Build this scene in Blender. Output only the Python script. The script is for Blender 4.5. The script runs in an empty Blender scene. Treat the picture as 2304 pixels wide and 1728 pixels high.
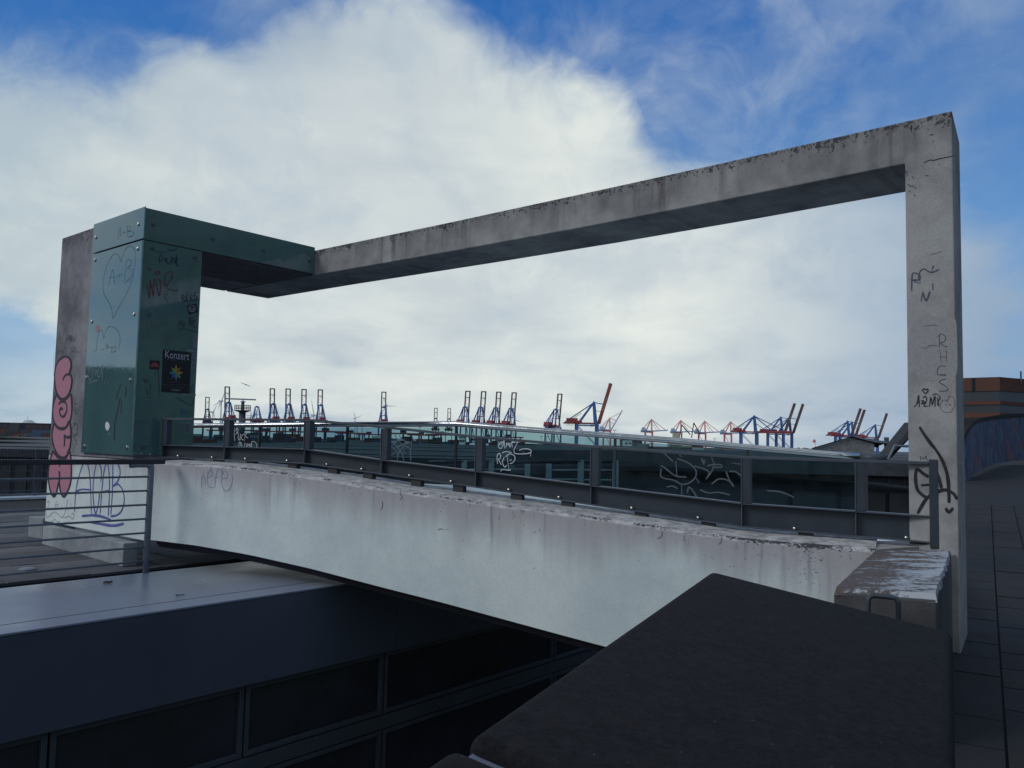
import bpy, bmesh, math, random
from mathutils import Vector, noise
random.seed(7)
V = Vector
S = bpy.context.scene
C = S.collection

# ---------------------------------------------------------------- camera
FPX = 1850.0                      # focal length in pixels of the 2304 px wide photo
PITCH, ROLL = math.radians(4.04), math.radians(1.27)
EYE = V((0, 0, 17.0))             # the terrace lies 15.3 m above the harbour ground
cp, sp, cr, sr = math.cos(PITCH), math.sin(PITCH), math.cos(ROLL), math.sin(ROLL)
FW = V((0, cp, sp)); _u = V((0, -sp, cp)); _r = V((1, 0, 0))
RT = cr*_r + sr*_u; UP = -sr*_r + cr*_u
cd = bpy.data.cameras.new('camera'); cam = bpy.data.objects.new('camera', cd); C.objects.link(cam)
from mathutils import Matrix
M = Matrix((RT, UP, -FW)).transposed().to_4x4(); M.translation = EYE
cam.matrix_world = M
cd.sensor_width = 36; cd.lens = FPX/2304*36; cd.clip_end = 20000; cd.clip_start = 0.05
S.camera = cam

# ---------------------------------------------------------------- world, sun, exposure
S.view_settings.view_transform = 'Standard'; S.view_settings.look = 'None'
S.view_settings.exposure = 0.0; S.view_settings.gamma = 1
S.view_settings.use_curve_mapping = False
SUN_AZ, SUN_EL = math.radians(-112), math.radians(34)   # azimuth from +Y towards +X
SUN_STRENGTH = 1.15

def ray(x, y): return FW + RT*((x-1152)/FPX) - UP*((y-864)/FPX)

class NT:
    def __init__(s, t): s.t = t; s.n = t.nodes; s.l = t.links; s.n.clear()
    def put(s, sock, v):
        if isinstance(v, bpy.types.NodeSocket): s.l.new(v, sock)
        elif v is not None:
            if hasattr(sock.default_value, '__len__') and not hasattr(v, '__len__'): v = (v,)*len(sock.default_value)
            if hasattr(v, '__len__') and len(v) == 3 and len(sock.default_value) == 4: v = (*v, 1)
            sock.default_value = v
    def node(s, typ, ins=(), out=0, **kw):
        n = s.n.new(typ)
        for k, v in kw.items(): setattr(n, k, v)
        for k, v in (ins.items() if isinstance(ins, dict) else enumerate(ins)): s.put(n.inputs[k], v)
        return n.outputs[out]
    def m(s, op, a, b=None, c=None, clamp=False):
        n = s.n.new('ShaderNodeMath'); n.operation = op; n.use_clamp = clamp
        for i, v in enumerate((a, b, c)):
            if v is not None: s.put(n.inputs[i], v)
        return n.outputs[0]
    def v(s, op, a, b=None, out=0):
        n = s.n.new('ShaderNodeVectorMath'); n.operation = op
        s.put(n.inputs[0], a)
        if b is not None:
            if op == 'SCALE': s.put(n.inputs[3], b)
            else: s.put(n.inputs[1], b)
        return n.outputs[out]
    def rng(s, x, a, b, c=0.0, d=1.0, smooth=True):
        n = s.n.new('ShaderNodeMapRange'); n.interpolation_type = 'SMOOTHSTEP' if smooth else 'LINEAR'
        for i, v in enumerate((x, a, b, c, d)): s.put(n.inputs[i], v)
        return n.outputs[0]
    def noise(s, vec, scale, detail=4, rough=.55, dist=0.0, out=0):
        return s.node('ShaderNodeTexNoise', {'Vector': vec, 'Scale': scale, 'Detail': detail, 'Roughness': rough, 'Distortion': dist}, out)
    def mix(s, f, a, b, blend='MIX'):
        n = s.n.new('ShaderNodeMix'); n.data_type = 'RGBA'; n.blend_type = blend
        s.put(n.inputs[0], f); s.put(n.inputs[6], a); s.put(n.inputs[7], b); return n.outputs[2]
    def sep(s, v):
        n = s.n.new('ShaderNodeSeparateXYZ'); s.put(n.inputs[0], v); return n.outputs
    def comb(s, x, y, z):
        n = s.n.new('ShaderNodeCombineXYZ')
        for i, v in enumerate((x, y, z)): s.put(n.inputs[i], v)
        return n.outputs[0]

W = bpy.data.worlds.new('World'); S.world = W; W.use_nodes = True
w = NT(W.node_tree)
sky = w.n.new('ShaderNodeTexSky'); sky.sky_type = 'NISHITA'; sky.sun_disc = False
sky.sun_elevation = SUN_EL; sky.sun_rotation = SUN_AZ % (2*math.pi); sky.air_density = 1.0; sky.dust_density = .6; sky.ozone_density = 3
d = w.v('NORMALIZE', w.node('ShaderNodeTexCoord', out=0))
dx, dy, dz = w.sep(d)
zz = w.m('ADD', w.m('MAXIMUM', dz, 0.0), .22)
pl = w.comb(w.m('DIVIDE', dx, zz), w.m('DIVIDE', dy, zz), 0.0)        # the cloud layer seen in perspective
warp = w.v('SCALE', w.v('SUBTRACT', w.noise(pl, 1.6, 3, .5, out=1), (.5, .5, .5)), .55)
pw = w.v('ADD', pl, warp)
n1 = w.noise(pw, 1.05, 8, .50)
n2 = w.noise(w.v('ADD', pw, (7.3, 2.1, 0)), 3.0, 7, .52)
n3 = w.noise(w.v('ADD', pl, (1.3, 9.1, 3)), .9, 5, .5)
# where the cloud deck is broken and where it is thick (directions of this place's sky)
LOBES = [  # photo x, y, radius in px, amount (+ cloud, - blue)
 (250, 470, 620, .95), (850, 600, 680, .95), (1250, 720, 560, .6), (1640, 640, 420, .45), (1700, 800, 560, .7),
 (1180, 360, 380, .60), (930, 130, 210, .55), (1290, 240, 190, .50), (180, 190, 330, .50), (600, 210, 260, .45),
 (250, -120, 400, -1.6), (600, -60, 240, -.75), (1250, -40, 300, -1.0),
 (1720, 20, 520, -1.0), (2200, 0, 480, -.6), (1570, 230, 190, -.45), (2330, 430, 300, -.45), (1790, 545, 190, -.32),
 (2080, 215, 260, .45), (1950, 660, 300, .45), (10, 830, 190, -1.3), (2250, 740, 300, .4), (1660, 130, 160, .35), (1500, 70, 150, .25)]
fld = None
for (x, y, r, a_) in LOBES:
    c = ray(x, y).normalized(); ca = math.cos(math.atan(r/FPX))
    t = w.rng(w.v('DOT_PRODUCT', d, tuple(c), out=1), ca, 1.0, 0, a_)
    fld = t if fld is None else w.m('ADD', fld, t)
front = w.rng(dy, -.2, .5, 0, 1)
base = w.m('MULTIPLY_ADD', w.m('SUBTRACT', 1.0, front), .35, fld)
n4 = w.noise(w.v('ADD', pw, (3.1, 5.7, 1)), 6.5, 6, .55)
nn = w.m('ADD', w.m('MULTIPLY', w.m('SUBTRACT', n1, .5), .9), w.m('ADD', w.m('MULTIPLY', w.m('SUBTRACT', n2, .5), .95), w.m('MULTIPLY', w.m('SUBTRACT', n4, .5), .42)))
cov = w.m('ADD', base, nn)
dwp = w.v('ADD', d, w.v('SCALE', w.v('SUBTRACT', w.noise(d, 3.2, 4, .55, out=1), (.5, .5, .5)), .30))
puff = w.noise(dwp, 4.2, 8, .58)
puf2 = w.noise(w.v('ADD', dwp, (4, 2, 7)), 9.5, 7, .60)
edge = w.m('ADD', w.m('MULTIPLY', w.m('SUBTRACT', puff, .5), 3.0), w.m('MULTIPLY', w.m('SUBTRACT', puf2, .5), 1.1))
cl = w.rng(w.m('ADD', cov, edge), -.75, .55)
veil = w.m('MULTIPLY', w.rng(puff, .36, .70), w.rng(n2, .30, .62, .2, .62))
cl = w.m('MAXIMUM', cl, veil)
low = w.rng(dz, .0, .20, .75, 0)            # towards the horizon the deck closes into pale air
cl = w.m('MAXIMUM', cl, low)
thick = w.rng(cov, .1, 1.3)
shade = w.m('ADD', w.m('MULTIPLY', n1, .45), w.m('ADD', w.m('MULTIPLY', n2, .30), w.m('MULTIPLY', n3, .55)))
ccol = w.mix(w.rng(shade, .46, .80), (4.0, 4.85, 5.7, 1), (8.2, 8.6, 8.0, 1))
ccol = w.mix(w.m('MULTIPLY', thick, .35), ccol, (7.9, 8.3, 7.9, 1))
ccol = w.mix(w.m('MULTIPLY', w.rng(w.m('MULTIPLY_ADD', puf2, .5, w.m('MULTIPLY', puff, .6)), .62, .42), w.rng(dz, .03, .32, .16, .55)), ccol, (4.0, 5.0, 6.1, 1))
right = w.rng(dx, .12, .56, 0, .86)
ccol = w.mix(right, ccol, (2.0, 3.2, 5.0, 1))
left = w.rng(dx, -.22, -.60, 0, .45)
ccol = w.mix(left, ccol, (3.3, 4.5, 5.3, 1))
blue = w.mix(w.rng(dz, .05, .50), (1.9, 3.9, 6.2, 1), (.22, 1.38, 4.3, 1))
blue = w.mix(.15, blue, w.mix(1.0, sky.outputs[0], (.55, .85, 1.5, 1), 'MULTIPLY'))
col = w.mix(cl, blue, ccol)
below = w.rng(dz, -.02, .0, 0, 1)
col = w.mix(below, (.6, .7, .9, 1), col)
bg = w.node('ShaderNodeBackground', {'Color': col, 'Strength': .1})
w.l.new(bg, w.n.new('ShaderNodeOutputWorld').inputs[0])

sd = bpy.data.lights.new('sun', 'SUN'); sd.energy = SUN_STRENGTH; sd.angle = math.radians(18); sd.color = (1, .95, .88)
so = bpy.data.objects.new('sun', sd); C.objects.link(so)
sdir = V((math.sin(SUN_AZ)*math.cos(SUN_EL), math.cos(SUN_AZ)*math.cos(SUN_EL), math.sin(SUN_EL)))
so.rotation_euler = sdir.to_track_quat('Z', 'Y').to_euler()

# ---------------------------------------------------------------- places: eye-relative coordinates (z = 0 at eye height)
AX = V((-math.sin(math.radians(49.8)), math.cos(math.radians(49.8)), 0))    # along the long beam, away to the left
BX = V((math.cos(math.radians(49.8)), math.sin(math.radians(49.8)), 0))     # across it, away to the right
Z = V((0, 0, 1))
def atY(x, y, Y): r = ray(x, y); return r*(Y/r.y)
def onZ(x, y, z): r = ray(x, y); return r*(z/r.z)
def onP(x, y, P, n): r = ray(x, y); return r*(P.dot(n)/r.dot(n))
def HOR(x): return 994.7+(x-1152)*.0222
P0 = atY(2154, 1000, 7.1)                      # front right arris of the right pillar
CC = V((-5.019, 10.944, 0))                    # near corner of the glass-clad pillar
LL = V((-4.561, 10.557, 0))                    # start of the bridge parapet
WX = V((.9075, -.42, 0)).normalized(); NX = V((-WX.y, WX.x, 0))  # along / across the bridge
GG = V((-4.214, 6.980, 0))                     # edge of the lower building
FLOOR = -1.70

# ---------------------------------------------------------------- object helpers
ANCH = {}
def thing(name, label, cat, loc, group=None):
    o = bpy.data.objects.new(name, None); o.empty_display_size = .3; C.objects.link(o)
    o.location = loc + EYE; ANCH[o.name] = V(loc)
    o['label'] = label; o['category'] = cat
    if group: o['group'] = group
    return o
def tag(o, label, cat, group=None):
    o['label'] = label; o['category'] = cat
    if group: o['group'] = group
    return o
def link(name, me, mat, parent=None, at=None, smooth=False):
    o = bpy.data.objects.new(name, me); C.objects.link(o)
    if mat is not None:
        for m_ in (mat if isinstance(mat, (list, tuple)) else [mat]): me.materials.append(m_)
    if smooth:
        for p in me.polygons: p.use_smooth = True
    if parent is not None:
        o.parent = parent; ANCH[o.name] = ANCH[parent.name]
    else:
        at = V(at) if at is not None else V((0, 0, 0))
        o.location = at + EYE; ANCH[o.name] = at
    return o
class MB:
    def __init__(s): s.v = []; s.f = []; s.uv = []; s.useuv = False
    def poly(s, pts, faces, uv=None):
        b = len(s.v); s.v += [V(p) for p in pts]; s.f += [tuple(b+i for i in f) for f in faces]
        s.uv += uv if uv else [(0, 0)]*len(pts)
        if uv: s.useuv = True
        return s
    def box(s, c, X, Y, Z_, hx, hy, hz):        # centre, axes, half sizes
        pts = [c + X*(i*hx) + Y*(j*hy) + Z_*(k*hz) for k in (-1, 1) for j in (-1, 1) for i in (-1, 1)]
        return s.poly(pts, [(0, 2, 3, 1), (4, 5, 7, 6), (0, 1, 5, 4), (2, 6, 7, 3), (0, 4, 6, 2), (1, 3, 7, 5)])
    def bbox(s, x0, x1, y0, y1, z0, z1):
        return s.box(V(((x0+x1)/2, (y0+y1)/2, (z0+z1)/2)), V((1, 0, 0)), V((0, 1, 0)), Z, abs(x1-x0)/2, abs(y1-y0)/2, abs(z1-z0)/2)
    def prism(s, pts, off):                      # polygon extruded along off (vector or list of vectors)
        n = len(pts); offs = off if isinstance(off, list) else [off]*n
        P = [V(p) for p in pts]; Q = [p+o for p, o in zip(P, offs)]
        return s.poly(P+Q, [tuple(range(n)), tuple(range(2*n-1, n-1, -1))] + [(i, i+n, (i+1) % n+n, (i+1) % n) for i in range(n)])
    def bar(s, a, b, w_, h=None, up=Z):
        a, b = V(a), V(b); dd = b-a; L = dd.length
        if L < 1e-6: return s
        dd.normalize(); x = dd.cross(up)
        if x.length < 1e-3: x = dd.cross(V((1, 0, 0)))
        x.normalize(); y = x.cross(dd)
        return s.box((a+b)/2, dd, x, y, L/2, w_/2, (h or w_)/2)
    def tube(s, pts, r, n=10, caps=True):
        pts = [V(p) for p in pts]; rings = []; b = len(s.v)
        rr = r if isinstance(r, list) else [r]*len(pts)
        ref = None
        for i, p in enumerate(pts):
            t = (pts[min(i+1, len(pts)-1)]-pts[max(i-1, 0)]).normalized()
            if ref is None:
                ref = t.cross(Z)
                if ref.length < .05: ref = t.cross(V((1, 0, 0)))
            ref = (ref - t*ref.dot(t)).normalized(); q = t.cross(ref)
            for k in range(n):
                a_ = 2*math.pi*k/n; s.v.append(p + ref*(math.cos(a_)*rr[i]) + q*(math.sin(a_)*rr[i])); s.uv.append((0, 0))
        for i in range(len(pts)-1):
            for k in range(n):
                s.f.append((b+i*n+k, b+i*n+(k+1) % n, b+(i+1)*n+(k+1) % n, b+(i+1)*n+k))
        if caps:
            s.f.append(tuple(b+k for k in range(n-1, -1, -1))); s.f.append(tuple(b+(len(pts)-1)*n+k for k in range(n)))
        return s
    def mesh(s, name, org=V((0, 0, 0)), bevel=0, seg=2):
        me = bpy.data.meshes.new(name)
        me.from_pydata([v-org for v in s.v], [], s.f)
        if s.useuv:
            L = me.uv_layers.new(name='UVMap')
            for lp in me.loops: L.data[lp.index].uv = s.uv[lp.vertex_index]
        bm = bmesh.new(); bm.from_mesh(me)
        bmesh.ops.recalc_face_normals(bm, faces=bm.faces)
        if bevel:
            ed = [e for e in bm.edges if len(e.link_faces) == 2 and e.calc_face_angle(0) > .5]
            bmesh.ops.bevel(bm, geom=ed, offset=bevel, segments=seg, affect='EDGES', profile=.5, clamp_overlap=True)
        bm.to_mesh(me); bm.free(); me.update()
        return me
    def build(s, name, mat, parent=None, bevel=0, seg=2, at=None, smooth=False):
        org = ANCH[parent.name] if parent is not None else (V(at) if at is not None else V((0, 0, 0)))
        return link(name, s.mesh(name, org, bevel, seg), mat, parent, at, smooth)

# ---------------------------------------------------------------- materials
def principled(name):
    m_ = bpy.data.materials.new(name); m_.use_nodes = True; t = NT(m_.node_tree)
    b = t.n.new('ShaderNodeBsdfPrincipled'); o = t.n.new('ShaderNodeOutputMaterial'); t.l.new(b.outputs[0], o.inputs[0])
    return m_, t, b
def mat(name, col, rough=.6, var=.25, scale=3.0, bump=.0, bscale=40, metal=0, spec=.5, col2=None, stretch=(1, 1, 1)):
    m_, t, b = principled(name)
    gp = t.node('ShaderNodeNewGeometry', out=0); gp = t.v('MULTIPLY', gp, stretch)
    n = t.noise(gp, scale, 6, .6)
    k = t.rng(n, .3, .7, 0, 1)
    c1 = tuple(x*(1-var) for x in col); c2 = tuple(min(1, x*(1+var)) for x in (col2 or col))
    t.put(b.inputs['Base Color'], t.mix(k, (*c1, 1), (*c2, 1)))
    t.put(b.inputs['Roughness'], t.rng(n, .2, .8, max(.02, rough-.1), min(1, rough+.1)))
    b.inputs['Metallic'].default_value = metal; b.inputs['Specular IOR Level'].default_value = spec
    if bump:
        bn = t.node('ShaderNodeBump', {'Strength': bump, 'Distance': .01, 'Height': t.noise(gp, bscale, 5, .6)}); t.l.new(bn, b.inputs['Normal'])
    return m_
def concrete(name, light, dark, uv=True, edge=.5, speck=.5, streak=.5, tint=(.34, .33, .37), bump=.35, su=0.0, rightspeck=0):
    """weathered concrete; u = metres along, v = metres below its top edge"""
    m_, t, b = principled(name)
    gp = t.node('ShaderNodeNewGeometry', out=0)
    if uv:
        u, v_, _ = t.sep(t.node('ShaderNodeTexCoord', out=2))
    else:
        x, y, z = t.sep(gp); u = t.m('ADD', x, t.m('MULTIPLY', y, .7)); v_ = t.m('ADD', t.m('MULTIPLY', z, -1), 17.0)
    big = t.noise(gp, .9, 5, .55); mid = t.noise(gp, 5, 6, .6); fine = t.noise(gp, 55, 5, .7)
    c = t.mix(t.rng(t.m('MULTIPLY_ADD', mid, .45, big), .50, .95), (*dark, 1), (*light, 1))
    # vertical run-off streaks that start at the top edge and thin out downwards
    sv = t.noise(t.comb(t.m('MULTIPLY', u, 7.0), t.m('MULTIPLY', v_, .55), su), 1.0, 6, .62)
    sv2 = t.noise(t.comb(t.m('MULTIPLY', u, 1.3), t.m('MULTIPLY', v_, .3), su+4), 1.0, 3, .5)
    reach = t.rng(v_, 0.0, t.m('MULTIPLY_ADD', sv2, 1.5, .05), 1, 0)
    f = t.m('MULTIPLY', t.m('MULTIPLY', t.m('MULTIPLY', t.rng(sv, .44, .70), reach), t.rng(t.noise(t.comb(t.m('MULTIPLY', u, .9), 0.0, su+8), 1.0, 3, .6), .40, .66, .12, 1.35)), streak, clamp=True)
    c = t.mix(f, c, (*[x*.5 for x in tint], 1))
    wash = t.m('MULTIPLY', t.rng(v_, 0, .55, 1, 0), t.m('MULTIPLY', t.rng(sv2, .35, .65), .55*streak))
    c = t.mix(wash, c, (*tint, 1))
    # algae and grime specks, dense close to the arris
    sp_ = t.noise(gp, 26, 4, .7); sp2 = t.noise(gp, 2.2, 4, .6)
    gate = t.m('ADD', t.m('MULTIPLY', t.rng(v_, 0, edge, .30, 0), 1), t.m('MULTIPLY', t.rng(sp2, .48, .72), .12))
    if rightspeck: gate = t.m('ADD', gate, t.m('MULTIPLY', t.rng(u, 5.6, 8.0), t.rng(sp2, .35, .7, .02, .13)))
    th = t.m('SUBTRACT', .80, gate)
    k = t.m('MULTIPLY', t.rng(t.m('SUBTRACT', sp_, th), 0, .05), speck, clamp=True)
    c = t.mix(k, c, (.035, .035, .045, 1))
    # bug holes
    vo = t.node('ShaderNodeTexVoronoi', {'Vector': gp, 'Scale': 6.5}, 0)
    hole = t.m('MULTIPLY', t.rng(vo, .035, .02, 0, 1), t.rng(t.noise(gp, 3.1, 2), .5, .56))
    c = t.mix(hole, c, (.03, .03, .035, 1))
    c = t.mix(t.m('MULTIPLY', t.rng(fine, .3, .7), .22), c, (*[x*.55 for x in dark], 1))
    t.l.new(c, b.inputs['Base Color']); b.inputs['Roughness'].default_value = .85; b.inputs['Specular IOR Level'].default_value = .3
    h = t.m('ADD', t.m('MULTIPLY', fine, .5), t.m('ADD', mid, t.m('MULTIPLY', t.m('MAXIMUM', k, hole), -1.2)))
    bn = t.node('ShaderNodeBump', {'Strength': bump, 'Distance': .012, 'Height': h}); t.l.new(bn, b.inputs['Normal'])
    return m_
def glassy(name, tint, gloss=.9, rough=.03, dirt=.0):
    m_ = bpy.data.materials.new(name); m_.use_nodes = True; t = NT(m_.node_tree)
    gp = t.node('ShaderNodeNewGeometry', out=0)
    tr = t.node('ShaderNodeBsdfTransparent', {'Color': tint}); gl = t.node('ShaderNodeBsdfGlossy', {'Color': (gloss,)*3, 'Roughness': rough})
    fc_ = t.node('ShaderNodeLayerWeight', {0: .5}, 1); fr = t.m('MULTIPLY_ADD', t.m('POWER', fc_, 4.5), .75, .035)
    mx = t.node('ShaderNodeMixShader', {0: fr, 1: tr, 2: gl})
    if dirt:
        df = t.node('ShaderNodeBsdfDiffuse', {'Color': (.30, .34, .38)})
        n = t.rng(t.noise(gp, 6, 6, .65), .35, .8, dirt*.3, dirt*1.6)
        mx = t.node('ShaderNodeMixShader', {0: n, 1: mx, 2: df})
    t.l.new(mx, t.n.new('ShaderNodeOutputMaterial').inputs[0])
    return m_
def paint(name, col, rough=.6):
    m_, t, b = principled(name)
    gp = t.node('ShaderNodeNewGeometry', out=0); n = t.noise(gp, 38, 5, .7)
    t.put(b.inputs['Base Color'], t.mix(t.rng(n, .35, .75), (*col, 1), (*[x*.72+.02 for x in col], 1)))
    b.inputs['Roughness'].default_value = rough; b.inputs['Specular IOR Level'].default_value = .25
    return m_

M_frame = concrete('frame_concrete', (.345, .352, .365), (.150, .152, .170), edge=.26, speck=.95, streak=.9, tint=(.10, .092, .11), su=3)
M_pillar = concrete('pillar_concrete', (.26, .265, .30), (.10, .10, .125), edge=.5, speck=.8, streak=.6, tint=(.09, .09, .11), su=9)
M_para = concrete('parapet_concrete', (.58, .64, .68), (.47, .52, .58), edge=.06, speck=.95, streak=.6, tint=(.30, .28, .33), su=0, bump=.2, rightspeck=1)
def parapet_mat():
    m_, t, b = principled('parapet_concrete'); gp = t.node('ShaderNodeNewGeometry', out=0); nz = t.sep(t.node('ShaderNodeNewGeometry', out=1))[2]
    u, v_, _ = t.sep(t.node('ShaderNodeTexCoord', out=2))
    big = t.noise(gp, .8, 5, .55); mid = t.noise(gp, 4.5, 6, .6); fine = t.noise(gp, 70, 5, .7)
    c = t.mix(t.rng(t.m('MULTIPLY_ADD', mid, .35, big), .45, .9), (.47, .545, .59, 1), (.60, .675, .70, 1))
    def n2(fu, fv, off, det=5, rough=.6): return t.noise(t.comb(t.m('MULTIPLY', u, fu), t.m('MULTIPLY', v_, fv), off), 1.0, det, rough)
    lowf = n2(.8, .2, 3.0, 4); reach = t.m('MULTIPLY_ADD', t.rng(lowf, .3, .7), .55, .22)
    wash = t.rng(t.m('ADD', v_, t.m('MULTIPLY', t.m('SUBTRACT', n2(5, .5, 9.0), .5), .45)), 0.02, reach, 1, 0)
    c = t.mix(t.m('MULTIPLY', wash, .85), c, (.34, .315, .355, 1))
    st = t.m('MULTIPLY', t.rng(n2(9, .55, 21.0, 6, .62), .50, .70), t.rng(v_, 0, t.m('MULTIPLY_ADD', lowf, 1.7, -.1), 1, 0))
    st = t.m('MULTIPLY', st, t.rng(n2(1.1, 0, 5.0, 3), .42, .62, .1, 1))
    c = t.mix(t.m('MULTIPLY', st, .85), c, (.15, .13, .18, 1))
    sm = t.m('MULTIPLY', t.rng(n2(15, 7, 31.0, 6, .7), .52, .66), t.m('MULTIPLY', t.rng(v_, .0, .20, 1, 0), t.rng(n2(1.4, 0, 13.0, 3), .44, .60)))
    c = t.mix(t.m('MULTIPLY', sm, .85), c, (.07, .07, .09, 1))
    # pitted line along the arris, specks, end zone with lichen
    sp_ = t.noise(t.v('MULTIPLY', gp, (1, 1, 1.6)), 34, 4, .72)
    arr = t.m('MULTIPLY', t.rng(v_, .0, .05, 1, 0), t.rng(t.noise(gp, 3.0, 3, .6), .34, .58, .15, 1))
    near = t.rng(v_, .02, .35, 1, 0)
    endz = t.m('MULTIPLY', t.rng(u, 5.7, 7.6), t.rng(t.noise(gp, 3.4, 4, .6), .38, .66, .2, 1))
    th = t.m('SUBTRACT', .80, t.m('ADD', t.m('MULTIPLY', arr, .30), t.m('ADD', t.m('MULTIPLY', near, .045), t.m('MULTIPLY', endz, .185))))
    k = t.rng(t.m('SUBTRACT', sp_, th), 0, .035)
    vo = t.node('ShaderNodeTexVoronoi', {'Vector': gp, 'Scale': 8}, 0); hole = t.m('MULTIPLY', t.rng(vo, .055, .035, 0, 1), t.rng(t.noise(gp, 2.7, 2), .52, .56))
    c = t.mix(t.m('MULTIPLY', t.rng(sp_, .30, .70), .16), c, (.20, .20, .23, 1))
    k = t.m('MAXIMUM', k, hole)
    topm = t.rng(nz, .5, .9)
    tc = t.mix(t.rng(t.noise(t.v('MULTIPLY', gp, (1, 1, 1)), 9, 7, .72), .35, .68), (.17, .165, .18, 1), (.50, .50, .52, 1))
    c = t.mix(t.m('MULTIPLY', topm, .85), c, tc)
    c = t.mix(t.m('MULTIPLY', k, .93), c, (.025, .025, .035, 1))
    t.l.new(c, b.inputs['Base Color']); b.inputs['Roughness'].default_value = .85; b.inputs['Specular IOR Level'].default_value = .3
    bn = t.node('ShaderNodeBump', {'Strength': .22, 'Distance': .01, 'Height': t.m('ADD', t.m('MULTIPLY', fine, .5), t.m('ADD', mid, t.m('MULTIPLY', k, -1.5)))}); t.l.new(bn, b.inputs['Normal'])
    return m_
M_para = parapet_mat()
M_cap = concrete('worn_cap_concrete', (.42, .41, .42), (.12, .11, .12), uv=False, edge=0, speck=.7, streak=0, bump=.8)
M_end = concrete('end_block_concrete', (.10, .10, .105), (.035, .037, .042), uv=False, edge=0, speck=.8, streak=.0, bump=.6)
M_curb = concrete('curb_concrete', (.30, .33, .37), (.16, .18, .21), uv=False, edge=0, speck=.5, streak=.0)
M_steel = mat('painted_steel', (.020, .029, .046), .5, .18, 2.5, .06, 60)
M_steelL = mat('painted_steel_edges', (.045, .058, .082), .45, .15, 3)
M_dark = mat('dark_handrail', (.018, .018, .028), .55, .2, 4)
M_stain = mat('stainless', (.40, .42, .45), .17, .08, 9, metal=1.0)
M_galv = mat('grey_painted_rail', (.12, .15, .19), .5, .15, 5)
M_lgalv = mat('light_grey_rail', (.36, .42, .46), .5, .1, 5)
M_bolt = mat('bolt_metal', (.55, .55, .52), .25, .2, 30, metal=1.0)
M_rubber = mat('rubber_block', (.03, .03, .035), .8, .2, 8)
M_flash = mat('pale_metal_flashing', (.13, .16, .235), .33, .10, .9, .03, 30)
M_fascia = mat('dark_blue_fascia', (.038, .050, .082), .5, .12, .7)
M_frameW = mat('window_frame', (.035, .045, .065), .5, .1, 3)
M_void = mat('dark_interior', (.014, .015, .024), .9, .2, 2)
M_pave = mat('terrace_slab', (.050, .052, .068), .85, .35, 1.7, .5, 60)
M_pave2 = mat('terrace_slab_light', (.085, .088, .105), .85, .3, 1.7, .5, 60)
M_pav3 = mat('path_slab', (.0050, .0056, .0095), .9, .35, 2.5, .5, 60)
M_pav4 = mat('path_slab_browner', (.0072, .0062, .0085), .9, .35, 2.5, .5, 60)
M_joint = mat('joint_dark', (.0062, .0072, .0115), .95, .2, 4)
M_cope = mat('dark_coping', (.0075, .0078, .0115), .95, .5, 60, .6, 110, col2=(.016, .016, .022), spec=.2)
def coping_mat():
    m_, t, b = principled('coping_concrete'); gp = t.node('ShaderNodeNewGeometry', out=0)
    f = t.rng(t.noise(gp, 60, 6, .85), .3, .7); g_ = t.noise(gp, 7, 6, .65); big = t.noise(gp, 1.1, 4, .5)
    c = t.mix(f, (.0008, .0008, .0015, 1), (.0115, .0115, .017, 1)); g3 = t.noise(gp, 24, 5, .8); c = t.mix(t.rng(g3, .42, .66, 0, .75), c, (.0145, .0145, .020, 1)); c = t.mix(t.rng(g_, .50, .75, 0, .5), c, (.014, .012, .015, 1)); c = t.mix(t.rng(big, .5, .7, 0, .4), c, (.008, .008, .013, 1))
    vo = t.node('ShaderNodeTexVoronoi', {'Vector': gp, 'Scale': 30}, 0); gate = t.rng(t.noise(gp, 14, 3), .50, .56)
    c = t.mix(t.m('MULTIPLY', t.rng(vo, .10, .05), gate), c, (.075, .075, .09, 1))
    t.l.new(c, b.inputs['Base Color']); b.inputs['Roughness'].default_value = .9; b.inputs['Specular IOR Level'].default_value = .2
    bn = t.node('ShaderNodeBump', {'Strength': .6, 'Distance': .004, 'Height': t.m('ADD', f, t.m('MULTIPLY', g_, .6))}); t.l.new(bn, b.inputs['Normal'])
    return m_
M_cope = coping_mat()
M_seal = mat('pale_joint_seal', (.10, .11, .16), .5, .2, 8)
M_hall = mat('dark_hall_roof', (.030, .034, .042), .8, .2, .08, col2=(.038, .043, .052))
M_hallw = mat('dark_hall_wall', (.018, .022, .032), .85, .2, .5)
M_corr = mat('corrugated_sheet', (.36, .36, .38), .7, .15, .2)
M_brick = mat('orange_brick', (.085, .034, .026), .85, .2, .5)
M_band = mat('dark_band_glass', (.030, .038, .050), .3, .2, .3)
M_deck = mat('pale_deck', (.52, .60, .64), .5, .08, 1.0)
M_ground = mat('harbour_ground_mat', (.045, .05, .05), .95, .35, .01)
M_water = mat('river_mat', (.03, .05, .06), .12, .1, .02, .4, .15)
M_blue = mat('crane_blue', (.04, .12, .33), .5, .15, .05)
M_navy = mat('crane_navy', (.018, .028, .06), .5, .15, .05)
M_red = mat('crane_red', (.26, .035, .045), .5, .15, .05)
M_orange = mat('boom_orange_red', (.26, .05, .03), .5, .15, .05)
M_mar = mat('boom_maroon', (.085, .05, .062), .5, .15, .05)
M_pink = mat('crane_hazed_red', (.60, .17, .19), .6, .15, .05)  # red lightened to pink: the haze of distance is put into the colour
M_pale = mat('crane_pale_red', (.72, .38, .39), .6, .15, .05)  # paler still for the apex frames, distance haze in the colour as well
M_lblue = mat('crane_pale_blue', (.30, .42, .60), .6, .15, .05)
M_white = mat('white_paint', (.72, .74, .74), .5, .08, .2)
M_cream = mat('cream_paint', (.40, .40, .30), .6, .15, .2)
M_grey = mat('tower_grey', (.055, .065, .085), .7, .2, .8)
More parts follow.
